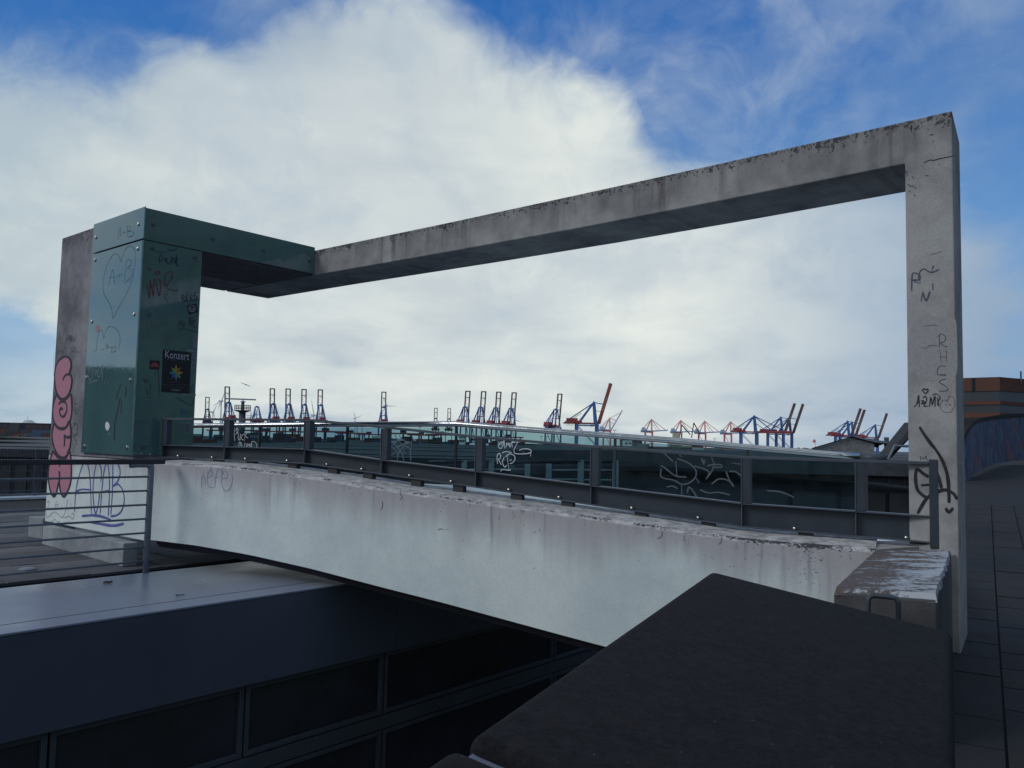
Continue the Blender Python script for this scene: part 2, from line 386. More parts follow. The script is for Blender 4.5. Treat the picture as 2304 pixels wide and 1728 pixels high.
M_leaf = mat('far_foliage', (.030, .042, .022), .9, .5, 1.5, col2=(.05, .075, .03))
M_bark = mat('bark', (.04, .032, .025), .9, .3, 5)
M_fglass = glassy('teal_balustrade_glass', (.53, .67, .70, 1), .7, .02, .012)
M_black = paint('black_marker', (.012, .012, .02))
M_bwhite = paint('white_spray', (.60, .62, .70))
M_greysp = paint('grey_scratch', (.075, .095, .12))
M_greysil = paint('silver_spray', (.26, .30, .36))
M_purple = paint('purple_marker', (.085, .10, .33))
M_cyan = paint('blue_marker', (.10, .22, .42))
M_redsp = paint('red_marker', (.13, .02, .03))
M_nightblue = paint('dark_blue_marker', (.012, .018, .06))
M_greydim = paint('dim_grey_marker', (.10, .13, .155))
M_pinksp = paint('pink_spray', (.42, .19, .27))
M_outline = paint('outline_spray', (.035, .032, .055))
M_smudge = paint('smudge', (.018, .030, .045))
M_thin = paint('thin_scratch', (.035, .055, .07))

def clad_mat():
    m_, t, b = principled('teal_glass_cladding')
    gp = t.node('ShaderNodeNewGeometry', out=0)
    n = t.noise(t.v('MULTIPLY', gp, (1, 1, .35)), 1.3, 5, .55)
    t.put(b.inputs['Base Color'], t.mix(t.rng(n, .3, .7), (.044, .104, .118, 1), (.060, .130, .142, 1)))
    t.put(b.inputs['Roughness'], t.rng(t.noise(gp, 9, 5, .65),   .4, .8, .03, .12))
    b.inputs['IOR'].default_value = 2.3
    b.inputs['Coat Weight'].default_value = .0; b.inputs['Coat Roughness'].default_value = .05
    return m_
M_clad = clad_mat()
M_cladedge = mat('glass_edge', (.10, .22, .24), .2, .1, 5)

# ---------------------------------------------------------------- marks painted on surfaces
def smooth_pts(pts, k=5):
    if len(pts) < 3: return [V((x, y)) for x, y in pts]
    P = [V((x, y)) for x, y in pts]; out = []
    for i in range(len(P)-1):
        p0, p1, p2, p3 = P[max(i-1, 0)], P[i], P[i+1], P[min(i+2, len(P)-1)]
        for j in range(k):
            t = j/k
            out.append(.5*((2*p1)+(p2-p0)*t+(2*p0-5*p1+4*p2-p3)*t*t+(3*p1-p0-3*p2+p3)*t**3))
    out.append(P[-1]); return out
def strokes(name, lst, wpx, surf, mat_, parent, off=.003, label=None, zoom=(0, 0, 1), curved=True):
    """marker strokes: lists of points traced on the photo, laid on the plane surf=(point, normal towards us)"""
    P, n = surf; ox, oy, sc = zoom; mb = MB(); k = 0
    for st in lst:
        pts = [(ox+x/sc, oy+y/sc) for x, y in st]
        pts = smooth_pts(pts) if curved else [V(p) for p in pts]
        W3 = [onP(p[0], p[1], P, n) for p in pts]
        e1 = n.cross(Z).normalized() if abs(n.z) < .9 else V((1, 0, 0)); e2 = n.cross(e1)
        N = len(W3); b = len(mb.v)
        for i, q in enumerate(W3):
            t = (W3[min(i+1, N-1)]-W3[max(i-1, 0)])
            if t.length < 1e-9: t = e1
            t.normalize(); side = n.cross(t)
            dist = q.dot(FW); hw = wpx*dist/FPX/2*(.86+.28*noise.noise(V((q.x*9, q.z*9, k))))
            if i in (0, N-1): hw *= .65
            o = off + k*.00025 + i*.00002
            mb.v += [q+side*hw+n*o, q-side*hw+n*o]; mb.uv += [(0, 0)]*2
        for i in range(N-1): mb.f.append((b+2*i, b+2*i+1, b+2*i+3, b+2*i+2))
        k += 1
    o = mb.build(name, mat_, parent)
    if label: o['label'] = label
    return o
def fill(name, pts, surf, mat_, parent, off=.003, zoom=(0, 0, 1), thick=0, smooth_=True, at=None):
    P, n = surf; ox, oy, sc = zoom
    pp = [(ox+x/sc, oy+y/sc) for x, y in pts]
    if smooth_: pp = smooth_pts(pp+[pp[0]], 4)[:-1]
    q = [onP(p[0], p[1], P, n)+n*off for p in pp]
    mb = MB()
    if thick: mb.prism(q, n*thick)
    else: mb.poly(q, [tuple(range(len(q)))])
    return mb.build(name, mat_, parent, at=at)
def text(name, body, x, y, hpx, surf, mat_, parent, off=.004, right=None, wpx=None):
    P, n = surf
    cu = bpy.data.curves.new(name, 'FONT'); cu.body = body; cu.size = 1; cu.align_x = 'CENTER'; cu.align_y = 'CENTER'; cu.resolution_u = 2
    o = bpy.data.objects.new(name, cu); C.objects.link(o)
    me = bpy.data.meshes.new_from_object(o.evaluated_get(bpy.context.evaluated_depsgraph_get()))
    bpy.data.objects.remove(o)
    q = onP(x, y, P, n); m_ = q.dot(FW)/FPX
    X = right if right is not None else Z.cross(n).normalized(); U = n.cross(X)
    ys = [v.co.y for v in me.vertices]; xs = [v.co.x for v in me.vertices]
    sy = hpx*m_/max(1e-6, max(ys)-min(ys)); sx = sy
    if wpx:
        q2 = onP(x+wpx/2, y, P, n); q1 = onP(x-wpx/2, y, P, n); sx = (q2-q1).length/max(1e-6, max(xs)-min(xs))
    cy = (max(ys)+min(ys))/2; cx = (max(xs)+min(xs))/2
    for v in me.vertices:
        v.co = q + X*((v.co.x-cx)*sx) + U*((v.co.y-cy)*sy) + n*off - ANCH[parent.name]
    me.name = name
    return link(name, me, mat_, parent)

# ================================================================ SETTING
def structure(o): o['kind'] = 'structure'; return o
G0 = -17.0
g = MB(); g.poly([V((-9000, -3000, G0)), V((9000, -3000, G0)), V((9000, 12000, G0)), V((-9000, 12000, G0))], [(0, 1, 2, 3)])
structure(g.build('harbour_ground', M_ground))
g = MB(); g.poly([V((-6000, 380, G0+.05)), V((6000, 300, G0+.05)), V((6000, 900, G0+.05)), V((-6000, 980, G0+.05))], [(0, 1, 2, 3)])
structure(g.build('river', M_water))

# terrace on the left: sub-base, slabs laid along the roof edge, pale coping at its far side
TE = GG + AX*2.60
ter = MB(); far = onZ(40, 1124, FLOOR)
dA = (far-TE).dot(AX)
ter.prism([TE+BX*b_+AX*a_+Z*(FLOOR-.03) for a_, b_ in ((0, -14), (0, 7.0), (dA, 7.0), (dA, -14))], -Z*.25)
terrace = structure(ter.build('terrace', M_joint))
random.seed(3)
sl = {}
cnt = 0
for ia in range(0, 14):
    for ib in range(-8, 9):
        a0 = .02+ia*.62; b0 = ib*.93+(.46 if ia % 2 else 0)
        c = TE+AX*(a0+.3)+BX*(b0+.45)
        px_ = 1152+FPX*c.x/c.y
        if px_ < -260 or px_ > 640 or c.y < 3: continue
        cc2 = c-CC
        key = (ia+ib*3) % 3
        if key not in sl:
            m2 = MB(); m2.box(V((0, 0, 0)), AX, BX, Z, .302, .457, .02); sl[key] = m2.mesh('paving_slab', bevel=.004, seg=1); sl[key].materials.append(M_pave2 if key == 1 else M_pave)
        o = bpy.data.objects.new('paving_slab', sl[key]); C.objects.link(o); o.parent = terrace
        o.location = c+Z*(FLOOR-.02+random.uniform(-.003, .003)); o.rotation_euler = (random.uniform(-.004, .004), random.uniform(-.004, .004), 0)
        cnt += 1
cb = MB(); cb.prism([far+BX*(-14-((far-TE).dot(BX)))+Z*0, far+BX*9, far+BX*9+AX*.9, far+BX*(-20)+AX*.9], Z*.05)
cb.build('edge_coping', mat('pale_coping', (.42, .47, .56), .5, .08, 1), terrace)

# raised pavement on the right that climbs towards the curved wall
pv = MB()
X0, X1 = 2.2, 16
prof = [(-3.5, FLOOR), (2.0, FLOOR), (9.0, FLOOR), (14, FLOOR+.22), (28, FLOOR+1.32), (60, FLOOR+1.62)]
pts = []
for y_, z_ in prof: pts += [V((-.4 if y_ < 0 else .535*y_-.35, y_, z_-.03)), V((X1+y_*.8, y_, z_-.03))]
pv.poly(pts, [(2*i, 2*i+1, 2*i+3, 2*i+2) for i in range(len(prof)-1)])
path = structure(pv.build('pavement', M_joint))
def gz(y_):
    for (y0, z0), (y1, z1) in zip(prof, prof[1:]):
        if y0 <= y_ <= y1: return z0+(z1-z0)*(y_-y0)/(y1-y0)
    return prof[-1][1]
EX = V((.50, .866, 0)).normalized(); EY = V((EX.y, -EX.x, 0))        # the path runs beside the wall
random.seed(11)
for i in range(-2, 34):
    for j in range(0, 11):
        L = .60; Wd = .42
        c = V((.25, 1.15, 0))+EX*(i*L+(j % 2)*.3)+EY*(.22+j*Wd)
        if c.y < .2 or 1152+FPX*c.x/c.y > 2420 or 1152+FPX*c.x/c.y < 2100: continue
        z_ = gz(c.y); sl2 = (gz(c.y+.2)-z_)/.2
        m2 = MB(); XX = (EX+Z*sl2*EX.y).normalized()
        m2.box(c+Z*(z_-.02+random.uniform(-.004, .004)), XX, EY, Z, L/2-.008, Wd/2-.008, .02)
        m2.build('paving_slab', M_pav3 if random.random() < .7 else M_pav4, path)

# ================================================================ THE FRAME
portal = thing('concrete_portal', 'huge weathered concrete portal frame with its far pillar clad in teal glass', 'portal frame', P0*1.0*V((1, 1, 0)) if False else V((P0.x, P0.y, FLOOR)))
P0 = V((P0.x, P0.y, 0))
sF = (P0, -BX)
def rearshift(s_):                                  # the right end is cut along the path, not square
    R = onZ(2158.6, 324, 3.0); k = (V((R.x, R.y, 0))-P0)
    t_ = k.dot(BX); e_ = k.dot(AX)
    return t_, e_
tR, eR = rearshift(0)
TB = .88
top = [(0, 3.02), (1.0, 3.008), (2.4, 2.997), (4.07, 2.994), (6.33, 2.995), (9.25, 3.012), (11.87, 3.025)]
bot = [(11.87, 2.61), (9.25, 2.606), (6.31, 2.584), (4.06, 2.579), (2.2, 2.592), (.395, 2.618)]
def fp(s_, z_): return P0+AX*s_+Z*z_
ee = eR*TB/max(tR, .3)
mb = MB(); stn = [0, .395, 1.2, 2.2, 3.2, 4.06, 5.2, 6.31, 7.8, 9.25, 10.6, 11.87]
def itp(tab, s_):
    tab = sorted(tab)
    for (a0, b0), (a1, b1) in zip(tab, tab[1:]):
        if a0 <= s_ <= a1: return b0+(b1-b0)*(s_-a0)/(a1-a0)
    return tab[0][1] if s_ < tab[0][0] else tab[-1][1]
vv = []; uv = []
# rows of the L shaped frame: top edge, lower edge, then the pillar foot
for s_ in stn:
    sh = AX*(ee if s_ < .01 else 0)+BX*TB
    zt = itp(top, s_); zb = itp(bot+[(0, 2.618)], s_)
    a0 = fp(s_, zt); a1 = fp(s_, zb)
    vv += [a0, a1, a0+sh, a1+sh]
    uv += [(s_, 0), (s_, zt-zb), (s_, 0), (s_, zt-zb)]
foot = FLOOR-.3
n0 = len(vv)
for s_ in (0, .395):
    sh = AX*(ee if s_ < .01 else 0)+BX*TB
    vv += [fp(s_, foot), fp(s_, foot)+sh]; uv += [(s_, 3.02-foot)]*2
F_ = []
for i in range(len(stn)-1):
    a, b = 4*i, 4*(i+1)
    F_ += [(a, b, b+1, a+1), (a+2, a+3, b+3, b+2), (a, a+2, b+2, b)]
    if i > 0: F_.append((a+1, b+1, b+3, a+3))
e = 4*(len(stn)-1); F_.append((e, e+2, e+3, e+1)); F_.append((0, 1, 3, 2))
F_ += [(1, 5, n0+2, n0), (3, n0+1, n0+3, 7), (1, n0, n0+1, 3), (5, 7, n0+3, n0+2), (n0, n0+2, n0+3, n0+1)]
mb.poly(vv, F_, uv)
body = mb.build('beam_and_pillar', M_frame, portal, bevel=.012, seg=2)
body['label'] = 'bare concrete beam and right-hand pillar in one piece'
def pane_(name, c, X, Y, hx, hy, th, mat_, parent, bev=.002):
    m2 = MB(); nrm = X.cross(Y).normalized(); m2.box(c, X, Y, nrm, hx, hy, th/2); return m2.build(name, mat_, parent, bevel=bev, seg=1)
# left pillar core and the short beam joining it to the long one
cT = .03
mb = MB()
def cpnt(s_, t_, z_): return CC+AX*s_+BX*t_+Z*z_
def blk(s0, s1, t0, t1, z0, z1):
    p = [cpnt(s, t, z) for z in (z0, z1) for (s, t) in ((s0, t0), (s1, t0), (s1, t1), (s0, t1))]
    u_ = [(s, 3.045-z) for z in (z0, z1) for (s, t) in ((s0, t0), (s1, t0), (s1, t1), (s0, t1))]
    return p, [(0, 1, 2, 3), (7, 6, 5, 4), (0, 4, 5, 1), (1, 5, 6, 2), (2, 6, 7, 3), (3, 7, 4, 0)], u_
mb.poly(*blk(.03, 2.80, cT, .84, -.345, 3.045)); mb.build('clad_pillar_core', M_pillar, portal, bevel=.012)
mb = MB(); mb.poly(*blk(.03, 2.62, .842, 2.745, 2.615, 3.02)); mb.build('short_beam', M_pillar, portal)
gl = []
gl.append(pane_('cladding_panel', cpnt(.79, 0, 2.852), AX, Z, .788, .218, .012, M_clad, portal))
gl.append(pane_('cladding_panel', cpnt(.79, 0, 1.162), AX, Z, .775, 1.45, .012, M_clad, portal))
gl.append(pane_('cladding_panel', cpnt(0, 1.395, 2.842), BX, Z, 1.385, .215, .012, M_clad, portal))
gl.append(pane_('cladding_panel', cpnt(0, .43, 1.162), BX, Z, .42, 1.45, .012, M_clad, portal))
gl.append(pane_('underside_panel', cpnt(.78, 1.81, 2.603), BX, AX, .93, .77, .012, mat('underside_metal', (.03, .035, .048), .45, .3, 3), portal))
gl.append(pane_('cladding_panel', cpnt(.78, .857, 1.15), AX, Z, .77, 1.44, .012, M_clad, portal))
for z0, z1 in ((2.634, 3.07), (-.288, 2.612)):       # polished glass edge at the corner
    m2 = MB(); m2.box(cpnt(-.011, -.002, (z0+z1)/2), AX, BX, Z, .004, .007, (z1-z0)/2); m2.build('glass_edge', M_cladedge, portal)
sL = (CC, -BX); sR = (CC, -AX)
def fixings(lst, surf, zoom):
    ox, oy, sc = zoom
    for x, y in lst:
        q = onP(ox+x/sc, oy+y/sc, *surf); n = surf[1]
        m2 = MB(); m2.tube([q+n*.006, q+n*.018, q+n*.021], [.026, .026, .018], 14)
        f = m2.build('glass_fixing', M_bolt if surf is sL else M_steelL, portal, smooth=False)
Z1 = (0, 440, 4.608); Z2 = (0, 760, 4.608); Z3 = (0, 1000, 4.608); ZS = (400, 500, 6.144)
fixings([(1000, 435), (1440, 298), (992, 668), (1432, 552), (957, 1307), (1395, 1232)], sL, Z1)
fixings([(1358, 438), (905, 410), (883, 1125), (1323, 1137)], sL, Z2)
fixings([(1587, 298), (1580, 550), (2020, 640), (1543, 1230), (1975, 1265)], sR, Z1)
fixings([(480, 228), (1180, 388), (1812, 535)], sR, ZS)
fixings([(1507, 438), (1475, 1130)], sR, Z2)

# --- marks on the frame
sLc = (CC+BX*cT, -BX)
K = dict(parent=portal)
B1 = [(680, 190), (610, 240), (575, 340), (572, 440), (590, 560), (640, 635), (700, 610), (735, 530), (748, 440), (735, 385), (722, 368), (738, 310), (738, 250), (715, 205)]
B2 = [(590, 585), (560, 680), (550, 770), (560, 860), (600, 922), (650, 938), (700, 915), (740, 820), (747, 690), (735, 585), (700, 625), (640, 645)]
B3 = [(568, 880), (548, 960), (545, 1050), (570, 1150), (610, 1220), (650, 1242), (700, 1215), (730, 1120), (738, 1030), (735, 920), (718, 868), (690, 925), (650, 945), (600, 930)]
B4 = [(552, 1170), (520, 1280), (503, 1400), (508, 1500), (530, 1600), (562, 1640), (590, 1600), (612, 1500), (632, 1600), (665, 1645), (700, 1600), (735, 1500), (743, 1400), (738, 1250), (715, 1170), (690, 1238), (650, 1250), (600, 1235)]
for i, b_ in enumerate((B4, B3, B2, B1)):
    fill('spray_letter', b_, sLc, M_pinksp, portal, off=.002+.0012*i, zoom=Z2)
strokes('spray_outline', [B4+[B4[0]], B3+[B3[0]], B2+[B2[0]], B1+[B1[0]], [(735, 385), (700, 378), (668, 408), (658, 445)],
    [(612, 690), (640, 660), (680, 668), (697, 710), (690, 775), (660, 818), (632, 800), (622, 755), (640, 728), (655, 742)],
    [(668, 1005), (674, 1060), (668, 1130)], [(668, 1010), (700, 1032), (738, 1020)], [(618, 1290), (622, 1335)], [(616, 1380), (622, 1450), (612, 1520)]],
    6.4, sLc, M_outline, portal, off=.0075, zoom=Z2)
strokes('marker_tag', [[(690, 1510), (718, 1445), (722, 1515)], [(700, 1485), (722, 1480)], [(728, 1510), (730, 1455), (748, 1465), (732, 1482), (750, 1500), (730, 1512)], [(755, 1510), (758, 1470)], [(765, 1455), (772, 1510), (798, 1440)]], 1.3, sLc, M_black, portal, zoom=Z1)
strokes('marker_tag', [[(790, 1640), (790, 1600)], [(810, 1620), (830, 1612)], [(770, 710), (772, 760), (800, 720)], [(815, 700), (832, 720), (820, 755), (808, 730)], [(770, 690), (800, 680)], [(775, 790), (812, 770)], [(822, 610), (822, 690)]], 1.2, sLc, M_outline, portal, zoom=Z2)
strokes('marker_tag', [[(745, 1010), (770, 1030), (800, 1090), (790, 1110)], [(790, 880), (760, 920), (750, 980), (790, 1010), (810, 950), (800, 895), (770, 885)]], 1.6, sLc, M_outline, portal, off=.009, zoom=Z2)
strokes('marker_tag', [[(565, 150), (555, 260), (558, 400)], [(590, 190), (615, 110), (600, 150), (640, 140)], [(650, 170), (680, 90), (690, 170)], [(740, 165), (745, 95), (790, 110), (750, 140), (840, 150)]], 1.2, sLc, M_outline, portal, off=.001, zoom=Z2)
strokes('scratched_heart', [[(1170, 1280), (1150, 1150), (1080, 1020), (1070, 900), (1110, 720), (1180, 610), (1230, 620), (1250, 690)], [(1250, 690), (1300, 560), (1350, 525), (1400, 580), (1395, 760), (1330, 980), (1230, 1160), (1170, 1280)],
    [(1125, 940), (1168, 765), (1190, 930)], [(1135, 850), (1190, 850)], [(1205, 840), (1270, 815)], [(1240, 800), (1230, 890)], [(1290, 910), (1310, 690), (1350, 670), (1362, 715), (1320, 755), (1375, 770), (1360, 840), (1300, 905)]], 1.1, (CC-BX*.006, -BX), M_thin, portal, zoom=Z1)
strokes('scratched_letters', [[(1222, 460), (1245, 330), (1255, 430)], [(1230, 400), (1255, 400)], [(1270, 385), (1300, 380)], [(1285, 365), (1285, 402)], [(1325, 425), (1320, 320), (1355, 325), (1350, 360), (1325, 370), (1385, 380), (1370, 420), (1325, 430)]], 1.1, (CC-BX*.006, -BX), M_thin, portal, zoom=Z1)
strokes('scratched_heart', [[(1000, 1600), (1010, 1480), (1030, 1410), (1060, 1400), (1075, 1480)], [(1075, 1480), (1110, 1380), (1160, 1360), (1220, 1400), (1245, 1480), (1230, 1600)], [(965, 1620), (1010, 1590)], [(1055, 1600), (1080, 1590)], [(1100, 1530), (1105, 1580), (1130, 1570), (1110, 1550)], [(1145, 1580), (1170, 1570), (1150, 1620), (1180, 1620)], [(1180, 1570), (1200, 1570), (1185, 1620), (1205, 1610)]], 1.0, (CC-BX*.006, -BX), M_thin, portal, zoom=Z1)
strokes('white_tag', [[(1015, 305), (950, 300), (915, 370), (930, 440), (960, 400), (965, 310)], [(970, 390), (975, 330), (990, 340), (995, 400)], [(1000, 390), (1005, 330), (1020, 380)], [(1060, 290), (1025, 330), (1020, 400), (1045, 390), (1060, 310), (1068, 440)], [(1035, 290), (1065, 288)], [(920, 485), (940, 465), (1015, 440)]], 1.3, (CC-BX*.006, -BX), M_greysil, portal, zoom=Z2)
fill('paint_splash', [(1108, 868), (1130, 885), (1138, 920), (1122, 960), (1105, 955), (1092, 920), (1098, 885)], (CC-BX*.006, -BX), M_bwhite, portal, zoom=Z2)
strokes('paint_splash', [[(1138, 985), (1134, 1005)], [(1145, 130), (1143, 175)], [(1005, 200), (1005, 225)], [(1128, 316), (1130, 322)], [(1083, 460), (1084, 470)]], 1.5, (CC-BX*.006, -BX), M_bwhite, portal, zoom=Z2)
strokes('dark_smear', [[(1260, 470), (1225, 560), (1205, 640)], [(1245, 620), (1230, 700), (1210, 800), (1190, 900), (1186, 1070)], [(1300, 500), (1310, 560), (1290, 620)], [(1260, 640), (1255, 790)]], 5.0, (CC-BX*.006, -BX), M_smudge, portal, zoom=Z2)
fill('pink_sticker_rest', [(995, 1345), (1025, 1350), (1028, 1400), (1005, 1420), (988, 1390)], (CC-BX*.006, -BX), paint('dull_pink', (.28, .19, .24)), portal, zoom=Z1)
sRf = (CC-AX*.006, -AX)
strokes('grey_tag', [[(1525, 1410), (1520, 1310), (1560, 1305), (1562, 1355), (1525, 1365)], [(1600, 1320), (1572, 1390), (1600, 1412), (1630, 1345), (1592, 1322)], [(1640, 1395), (1642, 1300), (1680, 1310), (1672, 1352), (1645, 1352)], [(1510, 1455), (1720, 1400)],
    [(1700, 1495), (1690, 1405), (1740, 1420), (1745, 1470), (1660, 1500)], [(1755, 1480), (1765, 1420), (1785, 1470), (1800, 1410), (1815, 1460)], [(1815, 1405), (1890, 1370)], [(1850, 1390), (1862, 1450)], [(1660, 1560), (1740, 1500), (1880, 1458)]], 1.6, sRf, M_greydim, portal, zoom=Z1)
strokes('red_tag', [[(1525, 920), (1550, 1060), (1558, 870), (1590, 1050), (1600, 860), (1650, 1040), (1662, 890), (1620, 870)], [(1690, 900), (1715, 930), (1712, 830), (1775, 785), (1782, 850), (1725, 950), (1770, 975), (1832, 990), (1830, 965)], [(1695, 1040), (1745, 1110)], [(1700, 1020), (1735, 1030)], [(1600, 800), (1630, 785), (1660, 798), (1630, 815), (1605, 802)], [(1525, 745), (1560, 760), (1545, 785)], [(1695, 750), (1712, 745)]], 2.2, sRf, M_redsp, portal, zoom=Z1)
strokes('dark_tag', [[(1610, 580), (1720, 590)], [(1665, 600), (1650, 690), (1700, 650), (1720, 690)], [(1725, 640), (1735, 705), (1770, 690), (1775, 630)], [(1780, 710), (1800, 640), (1815, 705), (1830, 610)], [(1840, 640), (1830, 720), (1860, 725)], [(1740, 560), (1790, 572), (1830, 545)]], 2.0, sRf, M_nightblue, portal, zoom=Z1)
strokes('black_tag', [[(1890, 1100), (1885, 1035), (1915, 1050), (1890, 1065), (1925, 1090), (1900, 1100)], [(1960, 1030), (1935, 1035), (1935, 1095), (1965, 1090)], [(1935, 1062), (1960, 1058)], [(1975, 1095), (1975, 1030), (2000, 1040), (1980, 1062), (2005, 1090)], [(2015, 1085), (2015, 1035)], [(2050, 1000), (2010, 1010), (2025, 1040), (2045, 1060), (2020, 1090)], [(1920, 1010), (1975, 1000)],
    [(1850, 1360), (1860, 1300), (1880, 1350)], [(1890, 1290), (1895, 1360), (1920, 1310)], [(1960, 1350), (1970, 1290), (1990, 1360)], [(1990, 1290), (2015, 1300), (2000, 1330), (2025, 1380)], [(1850, 1375), (2030, 1410)]], 1.3, sRf, M_black, portal, zoom=Z1)
strokes('black_tag', [[(1560, 470), (1558, 600)], [(1530, 620), (1600, 615)], [(1500, 540), (1525, 545), (1525, 600)], [(1600, 380), (1640, 350), (1650, 600)], [(1830, 620), (1880, 650), (1960, 690), (1990, 695), (2005, 640)], [(1965, 570), (1985, 520), (2005, 480)]], 1.3, sRf, M_nightblue, portal, zoom=Z2)
strokes('blue_tag', [[(1865, 750), (1900, 745), (1870, 790)], [(1880, 800), (1910, 750), (1930, 800)], [(1930, 760), (1990, 752)], [(1950, 770), (1980, 800)], [(1860, 815), (1950, 808)]], 1.6, sRf, paint('dim_blue', (.03, .10, .18)), portal, zoom=Z2)
# right pillar
ZP = (1960, 560, 6.38); ZR = (1800, 820, 4.365)
strokes('black_spray_figure', [[(1175, 612), (1210, 672), (1280, 770), (1350, 860), (1410, 970), (1450, 1100), (1462, 1250), (1465, 1360)], [(1155, 1465), (1240, 1320), (1330, 1260), (1420, 1232), (1500, 1262), (1545, 1325)],
    [(1262, 1105), (1200, 1062), (1150, 1030), (1135, 1100), (1150, 1220), (1200, 1280), (1262, 1318)], [(1190, 1187), (1325, 1175)], [(1325, 1022), (1368, 1120), (1388, 1215)]], 8.2, sF, M_black, portal, zoom=ZR)
strokes('black_spray_crown', [[(1185, 940), (1183, 900), (1212, 928), (1240, 895), (1246, 940)]], 2.4, sF, M_black, portal, zoom=ZR, curved=False)
fill('black_spray_heart', [(1420, 1415), (1440, 1404), (1465, 1428), (1492, 1404), (1512, 1415), (1492, 1448), (1462, 1466), (1432, 1445)], sF, M_black, portal, zoom=ZR)
strokes('black_tag', [[(1120, 415), (1150, 385), (1165, 300), (1172, 420)], [(1140, 375), (1182, 368)], [(1190, 350), (1208, 368), (1190, 390)], [(1206, 350), (1224, 368), (1206, 390)], [(1208, 330), (1230, 312), (1245, 340), (1232, 380), (1218, 410), (1262, 405)], [(1272, 415), (1285, 320), (1298, 400)], [(1300, 400), (1325, 310), (1326, 415)], [(1352, 400), (1352, 320)], [(1300, 300), (1340, 288), (1376, 320), (1358, 362), (1366, 410)], [(1230, 285), (1202, 252), (1225, 238), (1232, 250), (1252, 238), (1258, 258), (1232, 288)]], 2.3, sF, M_black, portal, zoom=ZR)
strokes('thin_marker_letters', [[(1432, 145), (1392, 150), (1370, 175), (1440, 220), (1446, 255), (1365, 262)], [(1436, 18), (1380, 15), (1350, 50), (1360, 100), (1438, 105)], [(1380, 95), (1438, 95)]], 1.5, sF, M_outline, portal, zoom=ZR)
strokes('thin_marker_letters', [[(980, 1415), (985, 1240), (1020, 1225), (1072, 1270), (1050, 1330), (1000, 1352), (1060, 1400), (1100, 1402)], [(945, 1265), (985, 1238)], [(985, 1450), (1005, 1620)], [(1080, 1450), (1085, 1615)], [(995, 1552), (1082, 1550)]], 1.5, sF, M_outline, portal, zoom=ZP)
strokes('faded_blue_letters', [[(583, 605), (590, 370), (640, 350), (695, 375), (690, 440), (570, 445)], [(610, 460), (680, 490)], [(680, 420), (705, 320), (760, 288), (820, 320), (880, 335), (975, 295)], [(890, 235), (895, 275)], [(715, 755), (742, 620)], [(742, 620), (790, 742), (845, 608)], [(885, 490), (888, 590)]], 3.2, sF, paint('faded_blue', (.055, .06, .13)), portal, zoom=ZP)
strokes('red_marker_heart', [[(1485, 470), (1400, 460), (1380, 400), (1400, 355), (1440, 350), (1442, 370), (1470, 310), (1510, 330), (1520, 390), (1485, 470)], [(1425, 400), (1445, 385)], [(1435, 392), (1440, 420)], [(1462, 380), (1468, 400), (1482, 395)]], 1.0, sF, paint('dull_red', (.11, .05, .08)), portal, zoom=ZR)
strokes('crack', [[(1185, 970), (1280, 930), (1330, 935), (1400, 915), (1520, 890), (1660, 862)]], 2.0, sF, M_black, portal, zoom=(1900, 220, 6.637))
strokes('crack', [[(760, 1108), (820, 1108), (870, 1095), (930, 1095), (960, 1112)], [(720, 1415), (780, 1425), (860, 1385), (960, 1395)], [(855, 80), (940, 60), (1015, 32)]], .9, sF, M_black, portal, zoom=ZP)
fill('broken_spot', [(1003, 400), (1015, 430), (1005, 480), (1002, 525), (990, 480), (975, 465), (985, 430)], sF, M_black, portal, zoom=(1900, 220, 6.637))

fill('render_patch', [(555, 1660), (548, 1240), (575, 1130), (640, 1010), (760, 978), (1100, 975), (1190, 1000), (1225, 1100), (1240, 1660), (1215, 1820), (1150, 1960), (1060, 1830), (900, 1890), (700, 1870)], sF, paint('patch_grey', (.262, .268, .292)), portal, off=.0012, zoom=ZP)
strokes('blue_smear', [[(700, 380), (700, 500)], [(885, 250), (870, 345)]], 3.0, sF, paint('faint_blue', (.10, .105, .16)), portal, off=.0025, zoom=ZP)
strokes('pits', [[(905, 1060), (915, 1120)], [(930, 1100), (935, 1170)], [(1010, 1170), (1040, 1215)], [(945, 1290), (990, 1320), (1030, 1310)], [(1040, 1320), (1070, 1360)], [(960, 1380), (985, 1410)], [(1035, 1440), (1060, 1470)], [(1205, 1160), (1260, 1165)], [(1410, 985), (1418, 1010)], [(765, 700), (772, 705)], [(750, 772), (756, 778)], [(1270, 560), (1330, 545)], [(1320, 650), (1336, 652)]], 2.2, sF, M_outline, portal, zoom=(1900, 220, 6.637))

# --- poster and stickers on the teal cladding
ZQ = (300, 700, 4.608)
def sheet(name, pts, label, cat, mat_, zoom, th=.001, surf=sRf, off=.001):
    P, n = surf; ox, oy, sc = zoom
    q = [onP(ox+x/sc, oy+y/sc, P, n)+n*off for x, y in pts]; c = sum(q, V((0, 0, 0)))/len(q)
    m2 = MB(); m2.prism(q, n*th)
    root = thing(name, label, cat, c)
    m2.build('paper', mat_, root)
    return root
M_pblack = paint('poster_black', (.010, .010, .018)); M_pw = paint('poster_white', (.34, .36, .42)); M_pg = paint('sticker_grey', (.13, .16, .19))
po = sheet('poster', [(307, 395), (603, 430), (580, 858), (288, 838)], 'black concert poster headed Konzert with a rainbow star on the teal cladding', 'poster', M_pblack, ZQ)
sPo = (CC-AX*.0085, -AX); XR = BX
text('heading', 'Konzert', 300+455/4.608, 700+458/4.608, 17.5, sPo, M_pw, po, wpx=54)
